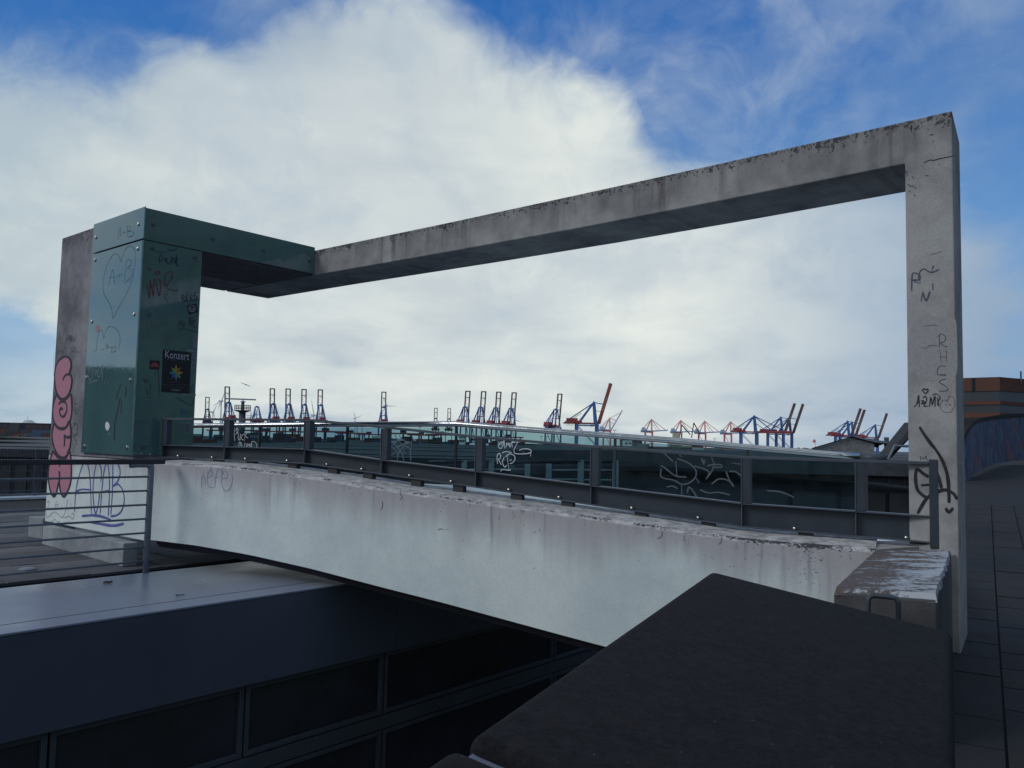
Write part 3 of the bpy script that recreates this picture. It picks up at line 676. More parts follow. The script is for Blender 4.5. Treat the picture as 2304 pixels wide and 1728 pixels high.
strokes('small_print', [[(x-w_/2+k*w_/n_, y+.04*k), (x-w_/2+(k+.72)*w_/n_, y+.04*k)] for (x, y, w_, n_) in ((355, 500, 28, 2), (420, 498, 60, 3), (420, 515, 60, 2), (522, 508, 60, 3), (522, 524, 58, 2), (440, 738, 105, 4), (443, 765, 262, 9), (437, 790, 180, 5), (420, 838, 80, 4)) for k in range(n_)], 1.2, sPo, M_greydim, po, off=.0005, zoom=ZQ, curved=False)
text('lettering', 'HAMBURG', 300+440/4.608, 700+818/4.608, 2.8, sPo, M_pw, po, wpx=19)
cols = [(.30, .22, .03), (.10, .25, .06), (.03, .18, .22), (.03, .09, .25), (.05, .16, .25), (.16, .22, .06), (.28, .20, .02), (.26, .09, .02)]
for i in range(8):
    a0 = math.pi/2+i*math.pi/4; cx, cy = 443, 640
    def pp_(a_, r): return (cx+r*math.cos(a_)*.86, cy-r*math.sin(a_))
    fill('star_ray', [pp_(a0, 90 if i % 2 == 0 else 84), pp_(a0+.42, 42), (cx, cy), pp_(a0-.42, 42)], sPo, paint('ray_%d' % i, cols[i]), po, off=.0004+.0001*i, zoom=ZQ, smooth_=False)
st = sheet('sticker', [(1912, 885), (1977, 888), (1975, 992), (1910, 990)], 'pale rectangular sticker with three rows of bold capitals beside the railing', 'sticker', M_pg, Z2)
text('lettering', 'DEN\nJAN\nTAU', 1943/4.608, 760+938/4.608, 18.5, (CC-AX*.0085, -AX), M_pblack, st, wpx=11.5)
st = sheet('sticker', [(1935, 1140), (2030, 1118), (2052, 1208), (1960, 1235)], 'dark tilted square sticker with a pale burger drawing high on the teal cladding', 'sticker', M_pblack, Z1)
strokes('drawing', [[(1955, 1165), (1975, 1145), (2010, 1142), (2025, 1165), (1955, 1168)], [(1952, 1178), (1990, 1190), (2032, 1172)], [(1962, 1192), (1990, 1205), (2025, 1188)]], 1.1, sPo, M_pw, st, off=.0005, zoom=Z1)
st = sheet('sticker', [(1553, 232), (1657, 240), (1650, 332), (1550, 325)], 'small black sticker with a pink cloud left of the concert poster', 'sticker', M_pblack, Z2)
fill('cloud_print', [(1562, 290), (1575, 265), (1600, 255), (1625, 262), (1642, 285), (1640, 302), (1600, 300), (1570, 302)], sPo, paint('cloud_red', (.22, .05, .06)), st, off=.0005, zoom=Z2)
st = sheet('sticker', [(2006, 1440), (2050, 1442), (2044, 1585), (2000, 1580)], 'tall grey sticker with small print above the concert poster', 'sticker', M_pg, Z1)
strokes('print', [[(2012, 1455), (2042, 1456)], [(2012, 1475), (2042, 1476)], [(2012, 1492), (2040, 1493)], [(2010, 1515), (2038, 1516)], [(2008, 1540), (2036, 1541)]], 1.3, sPo, M_pblack, st, off=.0005, zoom=Z1, curved=False)
st = sheet('sticker', [(1930, 118), (2048, 124), (2042, 216), (1985, 212), (1985, 150), (1932, 140)], 'torn pale sticker at the upper right corner of the concert poster', 'sticker', M_pg, Z2)
strokes('print', [[(2000, 150), (2025, 155), (2025, 190), (2002, 195), (2000, 152)]], 1.3, sPo, M_pblack, st, off=.0005, zoom=Z2)
st = sheet('sticker', [(1988, 244), (2026, 248), (2020, 322), (1982, 316)], 'narrow pale sticker halfway down the right edge of the concert poster', 'sticker', M_pg, Z2)
strokes('print', [[(1995, 262), (2015, 275), (1995, 290), (2012, 305)]], 1.1, sPo, M_pblack, st, off=.0005, zoom=Z2)
sheet('sticker', [(1885, 572), (2030, 582), (2028, 606), (1885, 598)], 'thin strip of torn sticker below the concert poster', 'sticker', M_pg, Z2)

# ================================================================ THE FOOTBRIDGE
TOP = [(-1.0, -.352), (0, -.355), (1.3, -.368), (2.12, -.423), (2.73, -.467), (3.47, -.540), (4.53, -.618), (5.3, -.669), (6.4, -.747), (7.06, -.803), (7.46, -.828), (8.6, -.834)]
BOT = [(-1.0, -1.33), (0, -1.338), (.79, -1.352), (1.64, -1.40), (2.56, -1.487), (3.51, -1.605), (4.3, -1.697), (5.32, -1.833), (5.95, -1.915), (8.6, -2.22)]
RAIL = [(-.6, .222), (2.1, .228), (3.16, .157), (4.44, .060), (5.74, -.014), (7.27, -.084), (8.9, -.090)]
CHT = [(-.6, -.137), (2.03, -.137), (3.17, -.236), (4.4, -.324), (5.74, -.424), (7.27, -.532), (8.9, -.562)]
CHB = [(-.6, -.310), (2.04, -.323), (3.18, -.412), (4.4, -.509), (5.75, -.633), (7.27, -.764), (8.9, -.800)]
def bp(s_, n_, z_): return LL+WX*s_+NX*n_+Z*z_
bridge = thing('footbridge', 'long pale concrete footbridge parapet and deck sloping down to the right', 'footbridge', LL+Z*FLOOR)
mb = MB(); ss = [0.02]+[i*.25 for i in range(1, 33)]+[8.44]
TH = .72
for i, s_ in enumerate(ss):
    zt = itp(TOP, s_); zb = itp(BOT, s_); w_ = .012*noise.noise(V((s_*2.1, 0, 0)))
    ch = .028+.010*noise.noise(V((s_*3.3, 5, 0)))          # worn, chamfered arris
    row = [(0, zb), (.0, zt-ch), (ch*1.1, zt), (.24, zt+.018), (TH, zt+.032), (TH, zb)]
    mb.v += [bp(s_, n_, z_) for n_, z_ in row]; mb.uv += [(s_, (zt-zb, ch, 0, .22, .5, 1.0)[j]) for j, (n_, z_) in enumerate(row)]
mb.useuv = True
n5 = len(ss)
for i in range(n5-1):
    for j in range(6):
        a_, b_ = 6*i+j, 6*i+(j+1) % 6
        mb.f.append((a_, b_, b_+6, a_+6))
mb.f.append((0, 1, 2, 3, 4, 5)); mb.f.append(tuple(6*(n5-1)+k for k in (5, 4, 3, 2, 1, 0)))
par = mb.build('parapet', M_para, bridge)
# short return wall under the glass-clad pillar
mb = MB()
p = [CC+BX*cT+AX*s_+Z*z_ for z_ in (-1.372, -.352) for s_ in (2.80, -.50)]
q = [x+BX*.5 for x in p]
mb.poly(p+q, [(0, 1, 3, 2), (4, 6, 7, 5), (2, 3, 7, 6), (0, 4, 5, 1), (0, 2, 6, 4), (1, 5, 7, 3)], [(-2.8, 1.1), (.5, 1.1), (-2.8, .1), (.5, .1)]*2)
mb.build('return_wall', M_para, bridge, bevel=.008)
# bridge slab, deck
mb = MB(); ds = [-1.2, 0, 2.1, 3.2, 4.4, 5.7, 7.3, 8.9]
pts = []
for s_ in ds:
    zd = itp(RAIL, s_)-.95; pts += [bp(s_, TH+.01, zd), bp(s_, 4.25, zd), bp(s_, 4.25, zd-.30), bp(s_, TH+.01, zd-.30)]
mb.poly(pts, [(4*i+j, 4*i+(j+1) % 4, 4*i+4+(j+1) % 4, 4*i+4+j) for i in range(len(ds)-1) for j in range(4)]+[(0, 1, 2, 3), tuple(4*(len(ds)-1)+k for k in (3, 2, 1, 0))])
mb.build('deck', M_deck, bridge)
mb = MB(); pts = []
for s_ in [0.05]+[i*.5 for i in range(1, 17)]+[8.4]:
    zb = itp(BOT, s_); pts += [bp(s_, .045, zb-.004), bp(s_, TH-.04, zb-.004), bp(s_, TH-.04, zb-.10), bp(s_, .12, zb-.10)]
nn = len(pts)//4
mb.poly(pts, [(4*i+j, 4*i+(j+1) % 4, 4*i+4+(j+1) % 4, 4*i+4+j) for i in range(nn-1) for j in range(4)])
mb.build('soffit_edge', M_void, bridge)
mb = MB(); mb.prism([x+Z*-.836 for x in (bp(8.441, .0, 0), V((3.60, 7.30, 0)), P0+AX*.41-BX*.004, P0+AX*.45+BX*.55, bp(8.441, TH, 0))], -Z*1.2); mb.build('wall_link', M_cap, bridge)
# end block whose worn top reaches towards the coping wall
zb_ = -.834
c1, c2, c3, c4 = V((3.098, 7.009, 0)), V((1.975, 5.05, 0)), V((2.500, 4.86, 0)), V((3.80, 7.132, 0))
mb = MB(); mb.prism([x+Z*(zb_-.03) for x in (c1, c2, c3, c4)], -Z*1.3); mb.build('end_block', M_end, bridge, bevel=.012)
mb = MB()
random.seed(5)
def edgept(a_, b_, n, amp):
    out = []
    for i in range(n):
        t = i/n; p_ = a_.lerp(b_, t); dd = (b_-a_).normalized(); nn_ = V((dd.y, -dd.x, 0)); out.append(p_+nn_*(amp*(noise.noise(p_*9)+.4*noise.noise(p_*31))))
    return out
loop = edgept(c1, c2, 24, .006)+edgept(c2, c3, 12, .010)+edgept(c3, c4, 26, .016)+edgept(c4, c1, 6, .002)
nL = len(loop); cen = (c1+c2+c3+c4)/4
inner = [p_.lerp(cen, .035) for p_ in loop]
mb.poly([p_+Z*(zb_-.045+.006*noise.noise(p_*20)) for p_ in loop]+[p_+Z*zb_ for p_ in inner], [tuple(range(nL, 2*nL))]+[(i, (i+1) % nL, nL+(i+1) % nL, nL+i) for i in range(nL)])
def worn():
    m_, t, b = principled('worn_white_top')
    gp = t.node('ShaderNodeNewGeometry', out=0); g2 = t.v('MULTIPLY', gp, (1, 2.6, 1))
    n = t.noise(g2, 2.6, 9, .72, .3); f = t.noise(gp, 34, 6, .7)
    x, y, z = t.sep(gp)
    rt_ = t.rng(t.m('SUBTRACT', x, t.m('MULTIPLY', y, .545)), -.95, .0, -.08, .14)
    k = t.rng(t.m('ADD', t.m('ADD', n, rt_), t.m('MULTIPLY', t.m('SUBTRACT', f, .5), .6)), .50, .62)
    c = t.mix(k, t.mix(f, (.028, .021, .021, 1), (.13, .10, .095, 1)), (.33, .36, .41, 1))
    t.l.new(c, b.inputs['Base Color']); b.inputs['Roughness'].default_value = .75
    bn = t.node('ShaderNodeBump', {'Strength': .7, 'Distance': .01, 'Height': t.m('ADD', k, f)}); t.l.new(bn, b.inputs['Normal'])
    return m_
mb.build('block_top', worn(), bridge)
sW = (LL, -NX)
Z5 = (400, 820, 5.53)
strokes('blue_tag', [[(298, 1535), (305, 1390), (335, 1395), (348, 1500)], [(365, 1405), (425, 1385), (430, 1325), (392, 1320), (370, 1420), (385, 1515), (440, 1530)], [(458, 1540), (475, 1400), (500, 1310), (560, 1322)], [(440, 1412), (525, 1398)], [(545, 1420), (612, 1410), (612, 1345), (570, 1328), (545, 1430), (560, 1530), (600, 1575), (650, 1545), (680, 1450), (680, 1375)]], 1.1, sW, M_cyan, bridge, zoom=Z5)
sRet = (CC+BX*cT, -BX)
strokes('purple_marker_letters', [[(775, 700), (785, 500), (820, 330), (870, 190), (912, 215), (938, 400), (948, 725)], [(780, 490), (850, 466), (938, 470)], [(1045, 390), (1052, 260), (1015, 185), (985, 260), (966, 450), (975, 640), (995, 712), (1020, 620), (1036, 500)],
    [(1040, 722), (1055, 500), (1080, 280), (1110, 190), (1132, 300), (1136, 500), (1124, 745)], [(1050, 492), (1135, 472)], [(1172, 190), (1166, 500), (1150, 730)], [(1180, 180), (1225, 205), (1248, 290), (1222, 380), (1170, 435), (1220, 410), (1268, 460), (1290, 560), (1270, 670), (1222, 728), (1150, 745)]], 4.6, sRet, M_purple, bridge, zoom=Z3)
strokes('purple_underline', [[(850, 742), (980, 735), (1080, 755), (1158, 788)], [(935, 803), (1050, 825), (1180, 842), (1285, 820)]], 7.0, sRet, M_purple, bridge, zoom=Z3)
strokes('thin_scribble', [[(480, 700), (490, 760), (560, 700), (600, 720), (650, 755), (690, 650), (700, 570)], [(660, 765), (720, 745), (755, 775), (770, 720), (745, 720)], [(520, 790), (545, 805), (570, 775), (600, 808), (625, 790)], [(675, 800), (700, 818), (715, 790)], [(590, 580), (572, 655)], [(608, 600), (600, 660)], [(572, 630), (606, 622)], [(490, 600), (515, 590), (500, 660)], [(700, 575), (703, 590)], [(735, 600), (742, 640)]], 1.1, sRet, M_black, bridge, zoom=Z3)
ZM = (700, 1020, 4.366); ZN = (1200, 1020, 4.366)
strokes('crack', [[(885, 350), (878, 400), (895, 430), (870, 460)], [(700, 470), (705, 510), (690, 555)], [(1245, 755), (1275, 740), (1300, 752)], [(2003, 600), (2006, 628)], [(158, 225), (162, 275)], [(422, 582), (424, 598)], [(1275, 400), (1278, 440)], [(1845, 620), (1850, 650)], [(1500, 850), (1494, 868)]], 1.1, sW, M_black, bridge, zoom=ZM)
strokes('crack', [[(0, 785), (25, 760)], [(60, 735), (58, 750), (72, 768)], [(1262, 765), (1265, 800), (1240, 830), (1215, 832)], [(1848, 800), (1845, 870), (1820, 890)], [(1748, 1010), (1762, 1040)], [(1020, 1045), (1045, 1058)], [(890, 1360), (895, 1366)], [(868, 1470), (870, 1478)], [(860, 1563), (862, 1570)], [(260, 880), (262, 885)]], 1.1, sW, M_black, bridge, zoom=ZN)

# ---- steel railing on the parapet
RN = .45
rail = thing('steel_railing', 'dark blue-grey steel railing with deep channel beam on the near parapet', 'railing', bp(0, RN, -.35))
def run(tab_t, n0, n1, dz0, dz1, s0, s1, name, mat_, parent, bev=0):
    knots = sorted({s0, s1} | {k for k, _ in tab_t if s0 < k < s1}); m2 = MB(); pts = []
    for s_ in knots:
        z_ = itp(tab_t, s_); pts += [bp(s_, n0, z_+dz0), bp(s_, n1, z_+dz0), bp(s_, n1, z_+dz1), bp(s_, n0, z_+dz1)]
    k = len(knots)
    m2.poly(pts, [(4*i+j, 4*i+(j+1) % 4, 4*i+4+(j+1) % 4, 4*i+4+j) for i in range(k-1) for j in range(4)]+[(0, 1, 2, 3), tuple(4*(k-1)+x for x in (3, 2, 1, 0))])
    return m2.build(name, mat_, parent, bevel=bev, seg=1)
S0, S1 = -.38, 8.86
run(RAIL, RN-.02, RN+.03, -.028, 0, S0, S1, 'top_bar', M_steelL, rail, .003)
run(CHT, RN-.012, RN+.09, -.014, 0, S0, S1, 'top_flange', M_steelL, rail, .002)
run(CHB, RN-.012, RN+.09, 0, .014, S0, S1, 'bottom_flange', M_steelL, rail, .002)
m2 = MB(); kn = sorted({S0, S1} | {k for k, _ in CHT if S0 < k < S1}); pts = []
for s_ in kn: pts += [bp(s_, RN+.062, itp(CHB, s_)+.015), bp(s_, RN+.062, itp(CHT, s_)-.015), bp(s_, RN+.074, itp(CHT, s_)-.015), bp(s_, RN+.074, itp(CHB, s_)+.015)]
m2.poly(pts, [(4*i+j, 4*i+(j+1) % 4, 4*i+4+(j+1) % 4, 4*i+4+j) for i in range(len(kn)-1) for j in range(4)]+[(0, 1, 2, 3), tuple(4*(len(kn)-1)+x for x in (3, 2, 1, 0))])
m2.build('channel_web', M_steel, rail)
def s_of(x, y, n_): q = onP(x, y, LL+NX*n_, NX); return (q-LL).dot(WX)
POST = [(366, 980), (506, 980), (686, 985), (859, 1000), (1071, 1020), (1330, 1060), (1669, 1090), (1925, 1100)]
for x, y in POST:
    s_ = s_of(x, y, RN)+.045
    zt = itp(RAIL, s_)-.029; zc = itp(CHT, s_); zb = itp(CHB, s_)
    m2 = MB(); m2.box(bp(s_, RN+.03, (zt+zc)/2+.0), WX, NX, Z, .040, .045, (zt-zc)/2-.001)
    pst = m2.build('post', M_steel, rail, bevel=.002, seg=1)
    m2 = MB(); m2.box(bp(s_-.046, RN+.030, (zt+zc)/2), WX, NX, Z, .005, .052, (zt-zc)/2-.001); m2.build('post_flange', M_steelL, pst)
    m2 = MB(); m2.box(bp(s_-.046, RN+.030, (zc+zb)/2), WX, NX, Z, .005, .031, (zc-zb)/2-.016); m2.build('stiffener', M_steelL, rail)
m2 = MB(); zt, zb = itp(RAIL, 8.87), itp(CHB, 8.87)
m2.box(bp(8.90, RN+.03, (zt+zb)/2-.01), WX, NX, Z, .035, .05, (zt-zb)/2+.03); m2.build('end_post', M_steel, rail, bevel=.004)
for x in (398, 475, 550, 644, 734, 813, 921, 1015, 1145, 1258, 1422, 1571, 1787, 2037):
    s_ = s_of(x, 1080, RN+.03); zb = itp(CHB, s_)
    q = bp(s_, RN+.03, zb+.014)
    m2 = MB(); m2.tube([q, q+Z*.018, q+Z*.028, q+Z*.034], [.017, .017, .013, .004], 12); m2.build('cap_nut', M_bolt, rail, smooth=True)
    zt = itp(TOP, s_+.1)+.02
    m2 = MB(); m2.box(bp(s_+.10, RN+.05, (zb+zt)/2), WX, NX, Z, .065, .04, max(.01, (zb-zt)/2-.002)); m2.build('spacer_block', M_rubber, rail)

# ---- far balustrade: stainless handrail, teal glass
FN = 4.0
def zfr(s_): return itp([(-3, .235), (2.2, .245), (4.5, .08), (6.4, -.045), (7.3, -.085), (10, -.16)], s_)
bal = thing('glass_balustrade', 'teal glass balustrade with shiny stainless handrail on the far side of the bridge', 'balustrade', bp(0, FN, -.75))
def s_far(x, y): return s_of(x, y, FN)
FR = [(300, 953), (438, 953), (680, 950.5), (886, 949.5), (1028, 949), (1120, 956.5), (1320, 971.5), (1520, 986.5), (1700, 1003.5), (1880, 1019), (1935, 1023), (1996, 1026)]
pr = []
for x, y in FR:
    q = onP(x, y+5, LL+NX*FN, NX); pr.append(q)
frs = [((q-LL).dot(WX), q.z) for q in pr]
m2 = MB(); m2.tube(pr[:-1], .046, 16); m2.build('handrail', M_stain, bal, smooth=True)
m2 = MB(); m2.tube(pr[-2:], .046, 14); m2.build('rail_sleeve', M_steelL, bal, smooth=True)
post_s = []
for x, y in ((430, 980), (583, 985), (780, 1000), (1025, 1010), (1383, 1040)): post_s.append(s_far(x, y))
post_s += [post_s[-1]+1.9, post_s[-1]+3.4]
post_s = [frs[0][0]]+post_s
for a_, b_ in zip(post_s, post_s[1:]):
    m2 = MB(); z0 = itp(frs, a_)-.05; z1 = itp(frs, min(b_, frs[-1][0]))-.05
    q = [bp(a_+.02, FN, z0), bp(b_-.02, FN, z1), bp(b_-.02, FN, z1-.90), bp(a_+.02, FN, z0-.90)]
    m2.prism(q, NX*.010); m2.build('glass_pane', M_fglass, bal)
for s_ in post_s[1:]:
    z0 = itp(frs, min(s_, frs[-1][0]))-.03
    m2 = MB(); m2.box(bp(s_, FN+.01, z0-.46), WX, NX, Z, .017, .02, .46); m2.build('post', M_dark, bal)
sG = (LL+NX*FN, -NX)
Z6 = (760, 820, 5.53); Z7 = (1120, 820, 5.53); Z8 = (1480, 820, 5.53)
strokes('white_graffiti', [[(712, 955), (706, 830), (765, 815)], [(690, 882), (755, 852)], [(755, 862), (755, 925), (775, 935), (785, 862)], [(832, 868), (802, 880), (797, 930), (822, 940)], [(838, 828), (832, 952)], [(885, 828), (842, 888), (880, 915)],
    [(762, 1025), (768, 972), (792, 978), (780, 998), (800, 1010), (795, 1030)], [(838, 968), (832, 1030)], [(868, 985), (855, 1005), (868, 1020), (880, 1000), (866, 985)], [(900, 985), (890, 1005), (902, 1020), (912, 1000), (900, 985)], [(925, 1030), (922, 965), (960, 962), (985, 995), (987, 1035)]], 1.9, sG, M_bwhite, bal, zoom=Z5)
strokes('silver_graffiti', [[(700, 845), (740, 930), (795, 990)], [(765, 880), (800, 930), (850, 960), (872, 968), (790, 1008), (720, 1040)], [(930, 960), (850, 990), (745, 1015)], [(640, 990), (700, 1050), (740, 1088)], [(690, 978), (760, 1050), (808, 1130), (822, 1195)], [(742, 1190), (760, 1110), (820, 1025), (880, 1032), (905, 1062), (910, 1205)], [(922, 960), (915, 1060)], [(650, 1140), (730, 1098)], [(700, 1000), (660, 940)], [(750, 1000), (745, 1180)], [(826, 1040), (826, 1120)]], 2.4, sG, M_greysil, bal, zoom=Z6)
strokes('white_graffiti', [[(72, 958), (30, 980), (8, 1022), (38, 1045), (68, 1005), (78, 945), (92, 1048)], [(108, 1030), (112, 975), (132, 1005), (142, 972), (152, 1030), (172, 970), (182, 1030)], [(262, 928), (232, 1000), (202, 1068), (222, 1108), (320, 1112), (395, 1102), (418, 1075), (380, 1052), (310, 1052), (268, 1070)], [(208, 968), (296, 962)], [(412, 1085), (410, 1145)],
    [(0, 1240), (-8, 1150), (15, 1105), (38, 1130), (30, 1170), (10, 1180), (48, 1250)], [(82, 1150), (60, 1215), (85, 1275), (115, 1255)], [(118, 1140), (142, 1322)], [(95, 1150), (150, 1112), (205, 1135), (215, 1180), (190, 1220), (150, 1235)], [(152, 1182), (156, 1202)], [(170, 1178), (175, 1198)], [(55, 1100), (110, 1084), (178, 1098)], [(38, 1330), (60, 1308), (150, 1318), (155, 1298)], [(165, 1262), (169, 1268)], [(195, 1265), (199, 1271)], [(300, 1085), (304, 1090)], [(325, 1085), (329, 1090)]], 2.1, sG, M_bwhite, bal, zoom=Z7)
strokes('grey_graffiti', [[(60, 1090), (110, 1130), (190, 1210)], [(30, 1270), (70, 1272), (220, 1385), (360, 1400)], [(45, 1290), (45, 1400), (200, 1440), (300, 1490), (400, 1468), (470, 1400), (470, 1310), (380, 1225), (240, 1170)], [(225, 1200), (240, 1400)], [(450, 1262), (590, 1305), (640, 1350), (600, 1430)], [(700, 1260), (660, 1350), (605, 1420)], [(668, 1150), (705, 1240)], [(615, 1262), (700, 1245), (790, 1250), (790, 1278), (690, 1278)], [(545, 1165), (575, 1240), (580, 1180)], [(850, 1330), (890, 1430), (945, 1525)], [(890, 1330), (970, 1335), (1040, 1390)], [(670, 1490), (760, 1425), (870, 1440), (940, 1500)], [(110, 1525), (190, 1515), (250, 1545)], [(298, 1490), (300, 1620)], [(370, 1600), (385, 1530), (430, 1560), (490, 1655)], [(525, 1558), (640, 1600), (760, 1590), (900, 1625)], [(260, 1110), (300, 1150)], [(920, 1225), (1035, 1240)], [(1355, 1570), (1500, 1580), (1600, 1610), (1700, 1655)], [(470, 1400), (515, 1475)]], 3.6, sG, M_greysp, bal, zoom=Z8)

# ================================================================ LEFT RAILING AND CURBS
lr = thing('stainless_railing', 'grey metal railing with seven thin horizontal rods at the roof edge', 'railing', GG+AX*2.22+Z*-1.7)
RB = GG+AX*2.22
pB = 2.31
m2 = MB(); m2.tube([RB+BX*pB+Z*-1.9, RB+BX*pB+Z*-.46, RB+BX*pB+Z*-.41, RB+BX*(pB-.02)+Z*-.385, RB+BX*(pB-.07)+Z*-.372, RB+BX*(pB-.18)+AX*.0+Z*-.372, RB+BX*(pB-.26)+Z*-.378], .038, 14); m2.build('post', M_galv, lr, smooth=True)
m2 = MB(); m2.tube([RB+BX*(pB-4.7)+Z*-1.9, RB+BX*(pB-4.7)+Z*-.38], .038, 12); m2.build('post', M_galv, lr, smooth=True)
m2 = MB(); m2.box(RB+BX*(pB-2.3)+Z*-.340, BX, AX, Z, 2.46, .04, .030); m2.build('handrail', M_dark, lr, bevel=.008)
for i in range(8):
    z_ = -.523-i*.1705
    if z_ < -1.7: break
    m2 = MB(); m2.tube([RB+BX*(pB-.01)+Z*z_, RB+BX*(pB-5.0)+Z*z_], .0125, 8); m2.build('rod', M_galv, lr, smooth=True)
cu = MB(); q = [CC+AX*2.62+BX*-.06, CC+AX*-.27+BX*-.17, CC+AX*-.27+BX*.02, CC+AX*2.62+BX*.02]
cu.prism([x+Z*-1.40 for x in q], Z*(FLOOR+1.40+.0)); tag(cu.build('concrete_plinth', M_curb, bevel=.012, at=q[0]+Z*FLOOR), 'low pale concrete plinth with mossy foot below the purple lettering', 'plinth')
q0 = onZ(62, 1208, FLOOR); q1 = onZ(94, 1213, FLOOR)
cu = MB(); cu.prism([q0, q1, q1+BX*.5, q0+BX*.5], Z*.33); tag(cu.build('concrete_block', M_curb, bevel=.01, at=q0), 'small scribbled concrete block behind the left foot of the portal', 'block')
dk = onZ(62, 1282, FLOOR)
mb = MB(); mb.tube([dk, dk+Z*.012, dk+Z*.026, dk+Z*.030], [.10, .10, .07, .02], 20); tag(mb.build('metal_lid', M_galv, at=dk, smooth=False), 'small round metal lid lying on the dark terrace slabs', 'lid')

# fence and white kerb at the far side of the terrace
fnc = thing('bar_fence', 'dark vertical bar fence along the far edge of the left terrace', 'fence', far+AX*.5)
FB = far+AX*.55
for k in range(-4, 5):
    b_ = (onZ(84, 1120, FLOOR)-far).dot(BX)+k*2.4
    m2 = MB(); m2.box(FB+BX*b_+Z*(FLOOR*0+.62), BX, AX, Z, .04, .03, .62); m2.build('post', M_steelL, fnc)
for z_ in (.18, .42, .68, .94, 1.20):
    m2 = MB(); m2.box(FB+Z*z_, BX, AX, Z, 9.8, .012, .010); m2.build('rail', M_steelL, fnc)
m2 = MB()
for k in range(0, 300):
    b_ = -9.8+k*.0655; m2.box(FB+BX*b_+Z*.66, BX, AX, Z, .007, .007, .60)
o = m2.build('bars', M_steel, fnc); o['kind'] = 'stuff'

# ================================================================ LOWER BUILDING UNDER THE BRIDGE
low = thing('lower_building', 'lower building with pale metal roof edge, dark blue fascia and black windows', 'building', GG+Z*-4.5)
B0, B1_ = -5.6, 10.5
ZT = -1.69
m2 = MB(); m2.prism([GG+BX*B0, GG+BX*B1_, GG+BX*B1_+AX*.345, GG+BX*B0+AX*.345], Z*.02)
for i, v_ in enumerate(m2.v): v_.z += ZT-.02
m2.build('edge_strip', M_flash, low, bevel=.003)
m2 = MB(); m2.prism([x+Z*(ZT-.026) for x in (GG+BX*B0+AX*.385, GG+BX*B1_+AX*.385, GG+BX*B1_+AX*2.26, GG+BX*B0+AX*2.26)], Z*.022); m2.build('roof_flashing', M_flash, low)
m2 = MB(); m2.prism([x+Z*(ZT-.50) for x in (GG+BX*B0+AX*.03, GG+BX*B1_+AX*.03, GG+BX*B1_+AX*2.28, GG+BX*B0+AX*2.28)], Z*.46); m2.build('roof_edge_body', M_void, low)
jb = (onP(895, 1400, GG, AX)-GG).dot(BX)
for b0, b1 in ((B0, jb-.006), (jb+.006, B1_)):
    m2 = MB(); m2.box(GG+BX*((b0+b1)/2)+AX*.018+Z*-2.155, BX, AX, Z, (b1-b0)/2, .012, .44); m2.build('fascia_panel', M_fascia, low, bevel=.003, seg=1)
# windows
WN = .10
sWn = (GG+AX*WN, -AX)
def wb(x, y): q = onP(x, y, *sWn); return (q-GG).dot(BX), q.z
zTr = wb(873, 1604)[1]                     # transom
zBr = wb(860, 1640)[1]
mul = [wb(548, 1620)[0], wb(862, 1550)[0], wb(1245, 1470)[0]]
gap = mul[1]-mul[0]
muls = [mul[0]-2*gap, mul[0]-gap]+mul+[mul[2]+(mul[2]-mul[1])]
m2 = MB(); m2.box(GG+BX*((B0+B1_)/2)+AX*.6+Z*-4.6, BX, AX, Z, (B1_-B0)/2, .02, 2.2); m2.build('dark_room', M_void, low)
M_wglass = mat('black_window_glass', (.016, .018, .030), .12, .3, 1.2)
for r_, (zt, zb) in enumerate(((-2.605, zTr), (zBr, zBr-1.7))):
    for a_, b_ in zip(muls, muls[1:]):
        wd = MB(); cB = (a_+b_)/2; hw = (b_-a_)/2-.012; fw_ = .05
        for (cb_, cz, hb, hz) in ((a_+.012+fw_/2, (zt+zb)/2, fw_/2, (zt-zb)/2-.012), (b_-.012-fw_/2, (zt+zb)/2, fw_/2, (zt-zb)/2-.012), (cB, zt-.012-fw_/2, hw-fw_, fw_/2), (cB, zb+.012+fw_/2, hw-fw_, fw_/2)):
            wd.box(GG+BX*cb_+AX*(WN+.02)+Z*cz, BX, AX, Z, hb, .035, hz)
        f = wd.build('window_frame', M_frameW, low, bevel=.003, seg=1)
        m2 = MB(); m2.box(GG+BX*cB+AX*(WN+.035)+Z*((zt+zb)/2), BX, AX, Z, hw-fw_, .005, (zt-zb)/2-.012-fw_); m2.build('pane', M_wglass, f)
m2 = MB(); m2.box(GG+BX*((muls[0]+muls[-1])/2)+AX*(WN+.03)+Z*((zTr+zBr)/2), BX, AX, Z, (muls[-1]-muls[0])/2, .04, abs(zTr-zBr)/2-.004); m2.build('transom', M_frameW, low)
m2 = MB(); m2.box(GG+BX*(muls[-1]+1.5)+AX*(WN+.05)+Z*-4.1, BX, AX, Z, 1.5, .04, 1.5); m2.build('end_wall', M_hallw, low)
# bits lying on the flashing
q = onZ(243, 1312, ZT)
mb = MB()
for k in range(4):
    c = q+V((random.uniform(-.03, .03), random.uniform(-.02, .02), .012)); mb.box(c, V((1, .3, .2)).normalized(), V((-.3, 1, 0)).normalized(), Z, .022, .014, .010)
tag(mb.build('moss_clump', M_rubber, at=q, bevel=.004), 'small dark clump of moss on the pale roof flashing', 'moss')
q = onZ(406, 1341, ZT); mb = MB(); mb.bar(q+V((-.035, 0, .008)), q+V((.035, .02, .012)), .016, .010); mb.bar(q+V((-.04, 0, .005)), q+V((-.035, -.01, .016)), .02, .010)
tag(mb.build('paper_scrap', M_steelL, at=q), 'crumpled scrap of paper on the pale flashing near its joint line', 'litter')

